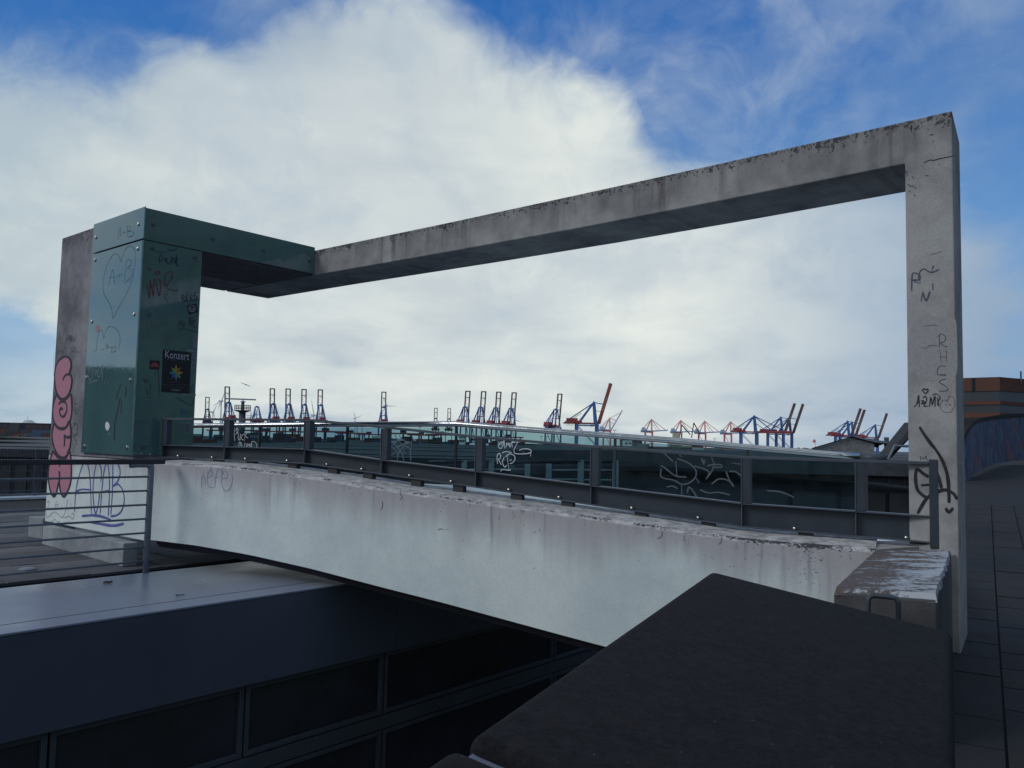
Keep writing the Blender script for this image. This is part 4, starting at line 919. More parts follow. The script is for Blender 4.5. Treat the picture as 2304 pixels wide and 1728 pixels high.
# ================================================================ FOREGROUND COPING WALL
Pc = V((.889, 3.70, -.553)); 
Pc = ray(1598, 1282)*(3.7/ray(1598, 1282).y); Qc = ray(2146, 1421)*(3.25/ray(2146, 1421).y); Nc = ray(1050, 1655)*(1.85/ray(1050, 1655).y)
cw = thing('coping_wall', 'broad dark concrete wall coping in the lower right foreground', 'wall', V((Pc.x, Pc.y, FLOOR)))
Uq = (Qc-Pc); Vn = (Nc-Pc); nrm = Vn.cross(Uq).normalized()
if nrm.z < 0: nrm = -nrm
def coping(o_, u_, v_, th, name='coping_slab'):
    m2 = MB(); m2.prism([o_, o_+u_, o_+u_+v_, o_+v_], -nrm*th); return m2.build(name, M_cope, cw, bevel=.035, seg=4, smooth=True)
coping(Pc, Uq, Vn, .16)
vd = Vn.normalized()
o2 = Pc+Vn+vd*.03-nrm*.012-Uq.normalized()*.015
coping(o2, Uq*1.03, vd*2.2, .16)
m2 = MB(); m2.prism([Pc+Vn+vd*-.01-nrm*.035+Uq*.02, Pc+Vn+vd*.045-nrm*.035+Uq*.02, Pc+Vn+vd*.045-nrm*.035+Uq*.98, Pc+Vn+vd*-.01-nrm*.035+Uq*.98], -nrm*.05); m2.build('joint_seal', M_seal, cw)
m2 = MB(); ins = Uq*.05
m2.prism([Pc+ins+vd*.06-nrm*.15, Pc+Uq*.985+vd*.06-nrm*.15, Pc+Uq*.985+vd*4.2-nrm*.15, Pc+ins+vd*4.2-nrm*.15], -Z*3.2); m2.build('wall_body', M_cope, cw)
# tube handle in front of the end block
hp = [atY(1954, 1400, 4.62), atY(1953, 1352, 4.62), atY(1957, 1343, 4.62), atY(1966, 1340, 4.62), atY(2008, 1344, 4.58), atY(2016, 1347, 4.57), atY(2021, 1356, 4.57), atY(2022, 1480, 4.57)]
hp[0].z -= .3
m2 = MB(); m2.tube(hp, .014, 10); tag(m2.build('tube_hoop', M_steel, at=hp[-1], smooth=True), 'bent steel tube hoop rising between coping wall and end block', 'hoop')

# ================================================================ RAILINGS AND ROOFS BEYOND THE BRIDGE
def stair_rail(name, posts, y_top, Y, drop, label, rods=5, lean=0, n_side=-1):
    r0 = atY(posts[0], y_top, Y); root = thing(name, label, 'railing', V((r0.x, r0.y, r0.z-1.1)), 'grey railings behind the bridge')
    P = [atY(x, y_top+i*drop, Y-i*lean) for i, x in enumerate(posts)]
    for p_ in P:
        m2 = MB(); m2.box(p_-Z*.55, V((1, 0, 0)), V((0, 1, 0)), Z, .055, .03, .55); m2.build('post', M_lgalv, root, bevel=.004)
        m2 = MB(); m2.tube([p_+Z*-.02, p_+V((-.35, 0, -.03)), p_+V((-.75, .3, -.05))], .035, 8); m2.build('grip', M_dark, root)
    for a_, b_ in zip(P, P[1:]):
        for k in range(1, rods+1):
            m2 = MB(); m2.tube([a_-Z*(.18*k), b_-Z*(.18*k)], .017, 6); m2.build('rod', M_lgalv, root, smooth=True)
    return root
stair_rail('stair_railing', [1045, 1106, 1187], 1036, 17, 0, 'grey flat-bar railing left of the tall round tag, behind the bridge')
stair_rail('stair_railing', [1235, 1307], 1037, 16.2, 0, 'short grey railing between the white tag and the steel post')
stair_rail('stair_railing', [1307, 1385], 1035.5, 15.2, 0, 'short grey railing at the right, by the dark glass joint', 5)

def hall(name, x0, x1, Y0, Y1, zr, zbase, label, mat_r=M_hall, mat_w=M_hallw, seams=0, tilt=0.0, fascia=.35):
    root = thing(name, label, 'hall', V((x0, Y0, G0)))
    m2 = MB(); m2.poly([V((x0, Y0, zr)), V((x1, Y0, zr+tilt)), V((x1, Y1, zr+tilt)), V((x0, Y1, zr))], [(0, 1, 2, 3)]); m2.build('roof', mat_r, root)
    m2 = MB(); m2.prism([V((x0, Y0-.3, zr+.05)), V((x1, Y0-.3, zr+.05+tilt)), V((x1, Y0-.3, zr-fascia+tilt)), V((x0, Y0-.3, zr-fascia))], V((0, .25, 0))); m2.build('gutter', mat_w, root)
    m2 = MB(); m2.prism([V((x0, Y0, zr-.02)), V((x1, Y0, zr-.02)), V((x1, Y1, zr-.02)), V((x0, Y1, zr-.02))], V((0, 0, zbase-zr))); m2.build('wall', mat_w, root)
    m2 = MB(); n_ = int((x1-x0)/1.1)
    for i in range(n_): m2.box(V((x0+i*1.1+.5, Y0-.06, (zr-fascia+zbase)/2)), V((1, 0, 0)), V((0, 1, 0)), Z, .07, .05, (zr-fascia-zbase)/2-.05)
    o = m2.build('cladding_ribs', mat('rib_'+name, (.016, .019, .026), .8), root); o['kind'] = 'stuff'
    for i in range(seams):
        y_ = Y0+(Y1-Y0)*((i+1)/(seams+1))**2
        m2 = MB(); m2.box(V(((x0+x1)/2, y_, zr+.06+tilt*.5)), V((1, 0, 0)), V((0, 1, 0)), Z, (x1-x0)/2-1, .12+.004*y_, .05); m2.build('roof_seam', M_steelL, root)
    return root
hall('long_flat_roofed_hall', -52, 150, 58, 300, -1.30, G0, 'long dark flat-roofed hall seen through the balustrade glass', seams=4, fascia=.5)
# nearer dark canopy that fills the right half behind the glass
can = thing('dark_canopy_building', 'nearly black canopy building behind the right half of the bridge', 'building', V((6, 27, G0)))
ce = [onP(x, y, V((0, 27, 0)), V((0, 1, 0))) for x, y in ((1150, 1012), (1480, 1013), (1560, 1019), (1643, 1026), (1760, 1029), (1880, 1031), (2060, 1036), (2150, 1040))]
m2 = MB(); m2.poly(ce+[p_+V((0, 14, .10)) for p_ in ce], [(i, i+1, i+1+len(ce), i+len(ce)) for i in range(len(ce)-1)]); m2.build('roof', M_hall, can)
m2 = MB(); m2.prism(ce+[p_-Z*.52 for p_ in reversed(ce)], V((0, -.2, 0))); m2.build('eave_fascia', mat('canopy_fascia', (.045, .053, .072), .7), can)
m2 = MB(); m2.prism([V((ce[0].x, 27.3, -1.0)), V((ce[-1].x, 27.3, -1.3)), V((ce[-1].x, 27.3, -9)), V((ce[0].x, 27.3, -9))], V((0, 6, 0))); m2.build('wall', M_hallw, can)
for i in range(9):
    x_ = ce[0].x+2.0+i*1.6
    m2 = MB(); m2.box(V((x_, 27.22, -3.0)), V((1, 0, 0)), V((0, 1, 0)), Z, .72, .05, 1.6); m2.build('wall_panel', mat('canopy_panel_%d' % (i % 3), (.022+.004*(i % 3), .027+.004*(i % 3), .038+.004*(i % 3)), .7), can)
# gabled corrugated hall
D_ = 85
gh = thing('corrugated_gable_hall', 'grey corrugated hall with shallow gable right of the cranes', 'hall', atY(1912, 1020, D_)*V((1, 1, 0))+Z*G0)
a0, a1, a2 = atY(1820, 1011.5, D_), atY(1912, 984.5, D_), atY(1966, 998, D_)
b1, b2, b0 = a1+V((25.0, 45, .1)), a2+V((25.0, 45, .2)), a0+V((25, 45, 0))
m2 = MB(); m2.poly([a0, a1, a2, a2-Z*12, a0-Z*12], [(0, 1, 2, 3, 4)]); m2.build('gable_wall', M_corr, gh)
m2 = MB(); m2.poly([a1+V((0, -.4, .12)), a2+V((0, -.4, .12)), b2, b1], [(0, 1, 2, 3)]); m2.poly([a0+V((0, -.4, .12)), a1+V((0, -.4, .12)), b1, b0], [(0, 1, 2, 3)]); m2.build('roof', M_hall, gh)
m2 = MB(); n_ = 56
for i in range(n_):
    t = (i+.5)/n_; x_ = a0.x+(a2.x-a0.x)*t; zt = itp([(a0.x, a0.z), (a1.x, a1.z), (a2.x, a2.z)], x_)
    m2.box(V((x_, D_-.06, zt-.15-3)), V((1, 0, 0)), V((0, 1, 0)), Z, .07, .05, 3)
o = m2.build('wall_ribs', mat('rib_grey', (.22, .22, .24), .7), gh); o['kind'] = 'stuff'
for x in (1972, 1994.6, 2015):
    q = atY(x, 991, 118); m2 = MB(); m2.tube([q-Z*1, q+Z*.45], .35, 8); m2.build('roof_vent', M_grey, gh)
lt = MB(); q = [atY(1994, 1029, 14), atY(2060, 948, 13.2), atY(2060, 973, 13.2), atY(2004, 1032, 14)]
lt.prism(q, V((.2, .8, 0))); lean = tag(lt.build('sloping_roof_edge', M_hallw, at=q[0]), 'dark sloping roof edge rising behind the right pillar', 'roof edge')
lt = MB(); lt.tube([atY(1998, 1034, 13.5), atY(2013, 1003, 13.5), atY(2040, 1004, 13.5), atY(2062, 1001, 13.5)], .022, 8); o = lt.build('gutter_edge', M_galv, lean)

# brick block with dark window bands
D_ = 62
bk = thing('brick_office_block', 'orange brick office block with dark window bands at the right edge', 'building', atY(2230, 1000, D_)*V((1, 1, 0))+Z*G0)
cA = atY(2249, 848, D_); cL = cA+V((-3.6, 3.05, 0)); cR = cA+V((6.5, 3.2, 0))
HB = [0, 1.06, .78, .30, .72, .42, 12]
mats = [M_brick, M_band, M_brick, M_band, M_brick, M_brick]
z_ = cA.z
ys = [848, 879, 902, 910, 928, 938]
zs = [atY(2249, y, D_).z for y in ys]+[G0]
for k in range(6):
    m2 = MB(); ins = .12 if k in (1, 3) else 0
    q = [cL+V((ins*.5, ins, 0)), cA+V((0, ins, 0)), cR+V((-ins, ins, 0)), cL+(cR-cA)]
    m2.prism([V((p_.x, p_.y, zs[k])) for p_ in q], V((0, 0, zs[k+1]-zs[k])))
    m2.build('window_band' if k in (1, 3) else 'brick_band', mats[k], bk)
for t in (.18, .36, .62):
    q = cL.lerp(cA, t); m2 = MB(); m2.box(V((q.x, q.y-.05, (zs[0]+zs[1])/2)), V((1, 0, 0)), V((0, 1, 0)), Z, .10, .06, (zs[0]-zs[1])/2-.05); m2.build('downpipe', M_hallw, bk)
q = atY(2297, 850, D_+1); m2 = MB(); m2.tube([q-Z*.4, q+Z*.5], .06, 6); m2.build('roof_pipe', M_grey, bk)

# curved graffiti wall beyond the path
cvw = thing('curved_wall', 'curved low wall covered in blue graffiti beyond the dark pavement', 'wall', V((14, 24, FLOOR)))
cx = [(2140, 1020, 1120, 23.2), (2158, 1003, 1100, 23), (2172, 987, 1068, 23), (2180, 972, 1056, 23.3), (2189, 959, 1044, 24), (2200, 952, 1036, 24.8), (2212, 948, 1031, 25.6), (2240, 943, 1023, 27), (2265, 940.5, 1019, 28), (2292, 938.5, 1016, 29), (2330, 936, 1013, 30.2), (2420, 930, 1008, 33)]
pts = []
for x, yt, yb, Y in cx:
    a_ = atY(x, yt, Y); b_ = atY(x, yb, Y); pts += [a_, V((a_.x, a_.y, b_.z-.3)), V((a_.x+.2, a_.y+.35, a_.z)), V((a_.x+.2, a_.y+.35, b_.z-.3))]
n_ = len(cx)
m2 = MB(); m2.poly(pts, [f for i in range(n_-1) for f in ((4*i, 4*i+1, 4*i+5, 4*i+4), (4*i+2, 4*i+6, 4*i+7, 4*i+3))])
def graff():
    m_, t, b = principled('blue_graffiti_wall'); gp = t.node('ShaderNodeNewGeometry', out=0)
    n = t.noise(t.v('MULTIPLY', gp, (1.6, 1.2, .7)), 1.3, 3, .5, 1.2); n2_ = t.noise(t.v('MULTIPLY', gp, (3, 2.2, .6)), 1.0, 2, .4, 1.6)
    c = t.mix(t.rng(n, .42, .5), (.014, .030, .10, 1), (.05, .09, .16, 1)); c = t.mix(t.rng(n, .54, .57), c, (.014, .04, .13, 1)); c = t.mix(t.rng(n2_, .56, .59), c, (.16, .055, .045, 1)); c = t.mix(t.rng(n2_, .62, .64), c, (.03, .05, .12, 1))
    t.l.new(c, b.inputs['Base Color']); b.inputs['Roughness'].default_value = .7; return m_
m2.build('wall_face', graff(), cvw)
m2 = MB(); pc = []
for i in range(n_): a_ = pts[4*i]; pc += [a_+V((-.03, -.06, .12)), a_+V((.23, .42, .12)), a_+V((.23, .42, 0)), a_+V((-.03, -.06, 0))]
m2.poly(pc, [(4*i+j, 4*i+(j+1) % 4, 4*i+4+(j+1) % 4, 4*i+4+j) for i in range(n_-1) for j in range(4)]); m2.build('wall_cap', M_joint, cvw)
# retaining wall behind it, grey
m2 = MB(); q = [atY(2165, 940, 40), atY(2420, 934, 40), atY(2420, 1040, 40), atY(2165, 1040, 40)]; m2.prism(q, V((0, 3, 0)))
tag(m2.build('grey_retaining_wall', mat('retain', (.04, .04, .05), .9), at=q[0]), 'plain grey retaining wall above the curved graffiti wall', 'wall')

# tall building on the left outside the view; it shows in the glass cladding
m2 = MB(); m2.prism([V((-75, -45, G0)), V((-62, -48, G0)), V((-60, 52, G0)), V((-75, 52, G0))], Z*(17+4.6))
tb = thing('neighbour_block', 'dark flat neighbouring block mirrored in the lower part of the teal cladding', 'building', V((-68, 0, G0)))
m2.build('wall', mat('neighbour_wall', (.05, .055, .06), .8), tb)
m2 = MB(); m2.bbox(-75.3, -59.7, -48.3, 52.3, 4.6, 5.0); m2.build('roof', M_hall, tb)

hl = MB()
hp_ = []
for i in range(13):
    y_ = -120+i*13; hh = 22+2.5*noise.noise(V((i*.7, 0, 3)))
    hp_ += [V((34+max(0, y_-10)*1.1, y_, G0)), V((40+max(0, y_-10)*1.1, y_, hh*.6)), V((62+max(0, y_-10)*1.1, y_, hh)), V((200, y_, hh+3))]
hl.poly(hp_, [(4*i+j, 4*i+j+1, 4*i+5+j, 4*i+4+j) for i in range(12) for j in range(3)])
structure(hl.build('hillside', M_leaf))

# ================================================================ HARBOUR
def frame_tube(pairs, w_):
    m2 = MB()
    for a_, b_ in pairs: m2.bar(V(a_), V(b_), w_)
    return m2
def ship_crane(name, kind, boomdeg, mats_):
    """ship-to-shore gantry crane, local: +y waterside, z up from the quay"""
    legm, girm, boomm, apm, housem = mats_; KW = {'red': 1.9, 'festoon': 1.6, 'letter': 1.35}.get(kind, 1.0); AH = 72 if kind == 'red' else 78
    root = bpy.data.objects.new(name, None); C.objects.link(root); ANCH[root.name] = V((0, 0, 0))
    root['category'] = 'crane'
    G = {}
    for sx in (-9, 9):
        for sy in (-15, 15):
            m2 = MB(); m2.bar(V((sx, sy, 1)), V((sx*.95, sy, 46)), 2.3*KW, 2.0*KW); m2.build('leg', legm, root)
    m2 = MB()
    for sx in (-9, 9):
        m2.bar(V((sx, -15, 14)), V((sx, 15, 14)), 1.5); m2.bar(V((sx, -15, 44)), V((sx, 15, 44)), 1.5); m2.bar(V((sx, -15, 44)), V((sx, 15, 14)), .8)
    for sy in (-15, 15):
        m2.bar(V((-11, sy, 2.0)), V((11, sy, 2.0)), 1.5); m2.bar(V((-9, sy, 15)), V((9, sy, 15)), 1.2); m2.bar(V((-9, sy, 45)), V((9, sy, 45)), 1.6)
    m2.build('portal_beams', legm, root)
    m2 = MB()
    for sx in (-3.6, 3.6): m2.bar(V((sx, -34, 47)), V((sx, 17, 47)), 1.3, 2.2)
    for y_ in (-34, -20, 0, 16): m2.bar(V((-3.6, y_, 47)), V((3.6, y_, 47)), 1.2)
    if kind == 'red': m2.bar(V((0, -34, 46)), V((0, 17, 46)), 4.5, 4.5)
    m2.bar(V((-12, -15, 47.5)), V((12, -15, 47.5)), 1.6, 2.6)
    m2.build('girder', girm, root)
    m2 = MB(); m2.box(V((0, -22, 51.3)), V((1, 0, 0)), V((0, 1, 0)), Z, 5.2, 8, 2.9); m2.build('machinery_house', housem, root)
    m2 = MB(); m2.box(V((-8.5, -14, 49)), V((1, 0, 0)), V((0, 1, 0)), Z, 2.6, 4, 1.9); m2.box(V((9, -12, 48.5)), V((1, 0, 0)), V((0, 1, 0)), Z, 2.4, 4, 1.6); m2.build('service_cabin', housem, root)
    m2 = MB(); m2.box(V((0, 8, 44.0)), V((1, 0, 0)), V((0, 1, 0)), Z, 1.5, 2, 1.4); m2.build('driver_cabin', M_white, root)
    m2 = MB()
    for sx in (-1, 1):
        m2.bar(V((sx*8.5, 13, 46)), V((sx*3.4, 10, AH)), 1.7*KW); m2.bar(V((sx*8.5, -13, 46)), V((sx*3.4, 9, AH-1)), 1.4*KW)
        m2.bar(V((sx*6.0, 11.5, 62)), V((-sx*6.0, 11.5, 62)), .9); m2.bar(V((sx*3.4, 9, AH-1)), V((sx*3.6, -32, 48.5)), .9*KW)
        m2.bar(V((sx*4.8, -8, 62)), V((sx*3.6, -20, 54)), .5)
    m2.bar(V((-4.2, 10, AH-.5)), V((4.2, 10, AH-.5)), 2.4); m2.bar(V((-2, 10, AH+1)), V((2, 10, AH+1)), 1.8)
    m2.build('apex_frame', apm, root)
    a_ = math.radians(boomdeg); dv = V((0, math.cos(a_), math.sin(a_))); h0 = V((0, 17.5, 47)); Lb = 62; up = V((0, -math.sin(a_), math.cos(a_)))
    m2 = MB()
    for sx in (-3.9, 3.9):
        m2.bar(h0+V((sx, 0, 0)), h0+V((sx, 0, 0))+dv*Lb, 4.2 if kind in ('festoon', 'letter') else 2.6, 2.1, up=V((1, 0, 0)))
    for t in (.03, .24, .52, .80, .985):
        m2.bar(h0+dv*(Lb*t)-V((3.9, 0, 0)), h0+dv*(Lb*t)+V((3.9, 0, 0)), 1.3 if t > .7 else .8)
    m2.bar(h0+dv*(Lb*.985)+up*1.5-V((4.2, 0, 0)), h0+dv*(Lb*.985)+up*1.5+V((4.2, 0, 0)), 2.0)
    bo = m2.build('boom', boomm, root)
    m2 = MB()
    for t0, t1, sg in ((.24, .38, 1), (.38, .52, -1), (.52, .66, 1), (.66, .80, -1)):
        m2.bar(h0+dv*(Lb*t0)+V((3.5*sg, 0, 0)), h0+dv*(Lb*t1)-V((3.5*sg, 0, 0)), .35)
    if kind not in ('festoon', 'letter'): m2.build('boom_bracing', boomm, bo)
    m2 = MB()
    for sx in (-2.5, 2.5):
        m2.bar(V((sx, 10, AH)), h0+V((sx, 0, 0))+dv*(Lb*.48), .6*KW); m2.bar(V((sx, 10, AH)), h0+V((sx, 0, 0))+dv*(Lb*.9), .6*KW) if boomdeg < 60 else None
        m2.bar(V((sx, 10, 66)), h0+V((sx, 0, 0))+dv*(Lb*.30), .6)
    m2.build('stays', apm, root)
    if kind == 'festoon':
        m2 = MB()
        for k in range(22): m2.bar(V((4.8, -30+k*2.0, 45.5)), V((4.8, -29.2+k*2.0, 42.6+.8*math.sin(k*1.7))), .45)
        m2.build('festoon_cables', M_navy, root)
    if kind in ('festoon', 'letter'):
        for sx in (-5.05, 5.05):
            m2 = MB(); m2.bar(h0+V((sx, 0, 0))+dv*(Lb*.30), h0+V((sx, 0, 0))+dv*(Lb*.66), .12, 1.4, up=V((1, 0, 0))); m2.build('white_lettering_panel', M_white, bo)
    return root
def copy_tree(o, parent=None):
    c = o.copy(); C.objects.link(c); c.parent = parent
    ANCH[c.name] = V((0, 0, 0))
    for ch in list(o.children): copy_tree(ch, c)
    return c
used = {}
def put_crane(kindkey, px_, ytop, ref_h, yaw, label, group, sc=1.0, H=None):
    """kindkey -> prototype; the crane's reference height ref_h stands at photo row ytop"""
    D = FPX*((ref_h*sc+G0)/(HOR(px_)-ytop)); p_ = atY(px_, ytop, D)
    proto = PROTO[kindkey]
    o = proto if kindkey not in used else copy_tree(proto)
    used[kindkey] = 1
    az = math.atan2(p_.x, p_.y)
    o.location = V((p_.x, p_.y, G0))+EYE; o.rotation_euler = (0, 0, -az+math.radians(yaw)); o.scale = (.7, .50, 1) if kindkey.startswith('red') else (sc, sc, sc)
    o['label'] = label; o['group'] = group
    return o
mA = (M_blue, M_red, M_mar, M_blue, M_red)
PROTO = {
 'up': ship_crane('container_crane', 'plain', 80, mA),
 'dark': ship_crane('container_crane', 'plain', 80, (M_navy, M_navy, M_mar, M_navy, M_navy)),
 'side_up': ship_crane('container_crane', 'festoon', 74, (M_blue, M_orange, M_orange, M_blue, M_red)),
 'side_up2': ship_crane('container_crane', 'letter', 72, (M_blue, M_red, M_mar, M_blue, M_red)),
 'side_down': ship_crane('container_crane', 'festoon', 1, (M_blue, M_red, M_red, M_blue, M_red)),
 'low': ship_crane('container_crane', 'plain', 3, mA),
 'red_flat': ship_crane('container_crane', 'red', 2, (M_pink, M_lblue, M_lblue, M_pale, M_lblue)),
 'red_up': ship_crane('container_crane', 'red', 42, (M_pink, M_lblue, M_lblue, M_pale, M_lblue)),
}
HT = 47+61.5
gU = 'blue and red container cranes with raised booms'
put_crane('dark', 469, 892, HT, 4, 'small dark crane, first from the left, beside the teal pillar', gU)
put_crane('up', 519, 868, HT, 12, 'blue and red crane right behind the radar scanner bar', gU)
put_crane('up', 619, 872, HT, 10, 'blue and red crane first of four in the row right of the radar tower', gU)
put_crane('up', 654, 872.5, HT, 9, 'blue and red crane second of four in the row right of the radar tower', gU)
put_crane('up', 688.5, 873.5, HT, 7, 'blue and red crane third of four in the row right of the radar tower', gU)
put_crane('up', 724.5, 874.5, HT, 6, 'blue and red crane fourth of the row, beside the large wind turbine', gU)
put_crane('up', 865, 879.5, HT, 2, 'blue and red crane standing alone left of the middle', gU)
put_crane('dark', 981, 917, HT, 0, 'left one of two small distant dark cranes', gU)
put_crane('dark', 1011, 918, HT, 0, 'right one of two small distant dark cranes', gU)
put_crane('up', 1044.5, 877, HT, -14, 'first of four raised cranes in the middle of the picture', gU)
put_crane('up', 1079.5, 878, HT, -15, 'second of four raised cranes in the middle of the picture', gU)
put_crane('up', 1113, 879, HT, -16, 'third of four raised cranes in the middle of the picture', gU)
put_crane('up', 1147, 880.5, HT, -17, 'fourth of four raised cranes in the middle of the picture', gU)
put_crane('up', 1246, 883.5, HT, -24, 'raised crane just left of the big side-on crane', gU)
put_crane('low', 580, 914, 79, 8, 'blue and red crane with lowered boom right of the radar tower', 'container cranes with lowered booms')
put_crane('side_up', 1321, 904, 79, -84, 'biggest blue crane seen side-on with tall orange-red raised boom', gU)
put_crane('side_up2', 1745, 938, 79, -82, 'left one of two dark blue cranes leaning booms up at the right', gU)
put_crane('side_up2', 1764, 939, 79, -82, 'right one of two dark blue cranes leaning booms up at the right', gU)
put_crane('side_down', 1685, 935, 79, -80, 'blue crane with its red boom lowered over the water', 'container cranes with lowered booms')
put_crane('side_up2', 1896, 947, 79, -80, 'farthest left of three small raised cranes above the gabled hall', gU, 1)
put_crane('side_up2', 1906, 949, 79, -80, 'middle one of three small raised cranes above the gabled hall', gU, 1)
put_crane('side_up2', 1959, 955, 79, -80, 'rightmost of three small raised cranes above the gabled hall', gU, 1)
gR = 'pale red container cranes'
put_crane('red_up', 1366, 940, 73, -84, 'pale red crane with boom half raised, right of the biggest crane', gR)
put_crane('red_flat', 1460, 942.5, 73, -84, 'pale red crane with level boom standing alone', gR)
put_crane('red_flat', 1526, 945, 73, -84, 'pale red crane behind the cream ship crane', gR)
put_crane('red_flat', 1580, 946.5, 73, -84, 'pale red crane between the cream ship crane and the blue one', gR)
put_crane('red_flat', 1638, 948, 73, -84, 'pale red crane touching the blue crane with lowered boom', gR)
# cream floating crane
q = atY(1535, 1000, 1500); sc_ = 1500/FPX
fc = thing('floating_crane', 'cream and grey floating crane with lattice jibs between pale red cranes', 'crane', V((q.x, q.y, G0)))
m2 = MB(); m2.bbox(q.x-26, q.x+26, q.y-8, q.y+8, G0, G0+22); m2.build('hull', M_cream, fc)
m2 = MB()
for x_, h in ((-12, 40), (-4, 30), (10, 26)): m2.bbox(q.x+x_-5, q.x+x_+5, q.y-6, q.y+6, G0+22.1, G0+h)
m2.build('deckhouse', M_cream, fc)
for (xa, ya, xb, yb) in ((1553, 978, 1534, 956), (1575, 978, 1561, 951), (1534, 956, 1528, 985), (1561, 951, 1556, 985)):
    m2 = MB(); m2.bar(atY(xa, ya, 1500), atY(xb, yb, 1500), 1.6); m2.build('jib', M_grey, fc)

# wind turbines
def turbine(px_, yhub, D, angs, label, blade=40, parent=None):
    h = atY(px_, yhub, D); root = thing('wind_turbine', label, 'wind turbine', V((h.x, h.y, G0)), 'white wind turbines behind the harbour')
    m2 = MB(); m2.tube([V((h.x, h.y, G0)), h-Z*1.5], [2.4, 1.4], 10); m2.build('tower', M_white, root, smooth=True)
    m2 = MB(); m2.box(h+V((-1.5, 1, 0)), V((1, 0, 0)), V((0, 1, 0)), Z, 4.2, 3.5, 1.8); m2.build('nacelle', M_white, root, bevel=.6)
    for a_ in angs:
        dv = V((math.cos(math.radians(a_)), 0, math.sin(math.radians(a_)))); pv_ = V((-dv.z, 0, dv.x)); b0 = h+V((1.5, -4, 0))
        m2 = MB(); m2.prism([b0-pv_*.6, b0+dv*blade*.2-pv_*1.7, b0+dv*blade, b0+dv*blade*.2+pv_*.9, b0+pv_*.6], V((0, .5, 0))); m2.build('blade', M_white, root)
    return root
turbine(498, 902, 1700, (72, 215, 250), 'wind turbine left of the radar tower, its nacelle highest', 22)
turbine(479, 927, 2100, (62, 178, 292), 'small wind turbine next to the first dark crane', 26)
turbine(705.6, 934, 1700, (102, -12, 222), 'wind turbine with long blade before the fourth crane of the row', 36)
turbine(799, 941, 2600, (108, 25, 262), 'small wind turbine alone in the gap left of the middle', 28)
turbine(870, 913, 2200, (-2, 118, 238), 'wind turbine hidden behind the lone crane with one level blade showing', 30)
turbine(1160, 945, 3000, (100, 220, 340), 'tiny wind turbine right of the four middle cranes', 26)

# radar tower
D_ = 180; m_ = D_/FPX
rc = atY(544, 960, D_)
rt_ = thing('radar_tower', 'grey radar tower with round platform and long scanner bar', 'radar tower', V((rc.x, rc.y, G0)))
def rz(y): return atY(544, y, D_).z
m2 = MB(); m2.tube([V((rc.x, rc.y, G0)), V((rc.x, rc.y, rz(925)))], .72, 20); m2.build('column', M_grey, rt_, smooth=True)
m2 = MB(); m2.tube([V((rc.x, rc.y, rz(928))), V((rc.x, rc.y, rz(924.5))), V((rc.x, rc.y, rz(923)))], [.7, 1.75, 1.75], 24); m2.build('platform', M_grey, rt_)
m2 = MB()
for k in range(18):
    a_ = k*math.pi/9; m2.bar(V((rc.x+1.7*math.cos(a_), rc.y+1.7*math.sin(a_), rz(923))), V((rc.x+1.7*math.cos(a_), rc.y+1.7*math.sin(a_), rz(912))), .05)
for y_ in (912, 916, 919.5):
    pts = [V((rc.x+1.7*math.cos(k*math.pi/9), rc.y+1.7*math.sin(k*math.pi/9), rz(y_))) for k in range(19)]; m2.tube(pts, .045, 5)
m2.build('guard_rail', M_grey, rt_)
m2 = MB(); m2.tube([V((rc.x, rc.y, rz(923))), V((rc.x, rc.y, rz(906))), V((rc.x, rc.y, rz(904)))], [.34, .34, .5], 14); m2.build('mast', M_grey, rt_)
m2 = MB(); m2.tube([V((rc.x, rc.y, rz(904))), V((rc.x, rc.y, rz(902.5)))], .55, 16); m2.tube([V((rc.x, rc.y, rz(902.5))), V((rc.x, rc.y, rz(898)))], .15, 8); m2.build('turning_gear', M_lblue, rt_)
m2 = MB(); m2.tube([atY(508.5, 896.8, D_), atY(576, 899.4, D_)], .17, 10); m2.build('scanner_bar', mat('scanner', (.22, .25, .30), .5), rt_)
for k in range(26):
    a_ = k*.42; z_ = rz(937)+k*-.34+.2
    c = V((rc.x+.3+1.15*math.cos(a_), rc.y+1.15*math.sin(a_), z_)); m2 = MB(); m2.box(c, V((math.cos(a_), math.sin(a_), 0)), V((-math.sin(a_), math.cos(a_), 0)), Z, .5, .22, .04); m2.build('stair_tread', M_grey, rt_)
m2 = MB(); m2.tube([V((rc.x+.3+1.65*math.cos(k*.21), rc.y+1.65*math.sin(k*.21), rz(933)-k*.17)) for k in range(52)], .06, 5); m2.tube([V((rc.x+1.9, rc.y, rz(926))), V((rc.x+1.9, rc.y, rz(960)))], .06, 5); m2.build('stair_handrail', M_grey, rt_)
# gull
q = atY(553, 865, 150); m2 = MB()
m2.prism([q+V((-1.1, 0, .38)), q+V((-.35, 0, .16)), q+V((0, 0, 0)), q+V((-.4, 0, .05))], V((0, .12, 0))); m2.prism([q, q+V((.5, 0, -.20)), q+V((1.15, 0, -.32)), q+V((.5, 0, -.30))], V((0, .12, 0)))
m2.box(q+V((0, .2, -.05)), V((0, 1, 0)), V((1, 0, 0)), Z, .35, .09, .08)
tag(m2.build('gull', M_grey, at=q), 'gull gliding above the radar tower', 'bird')

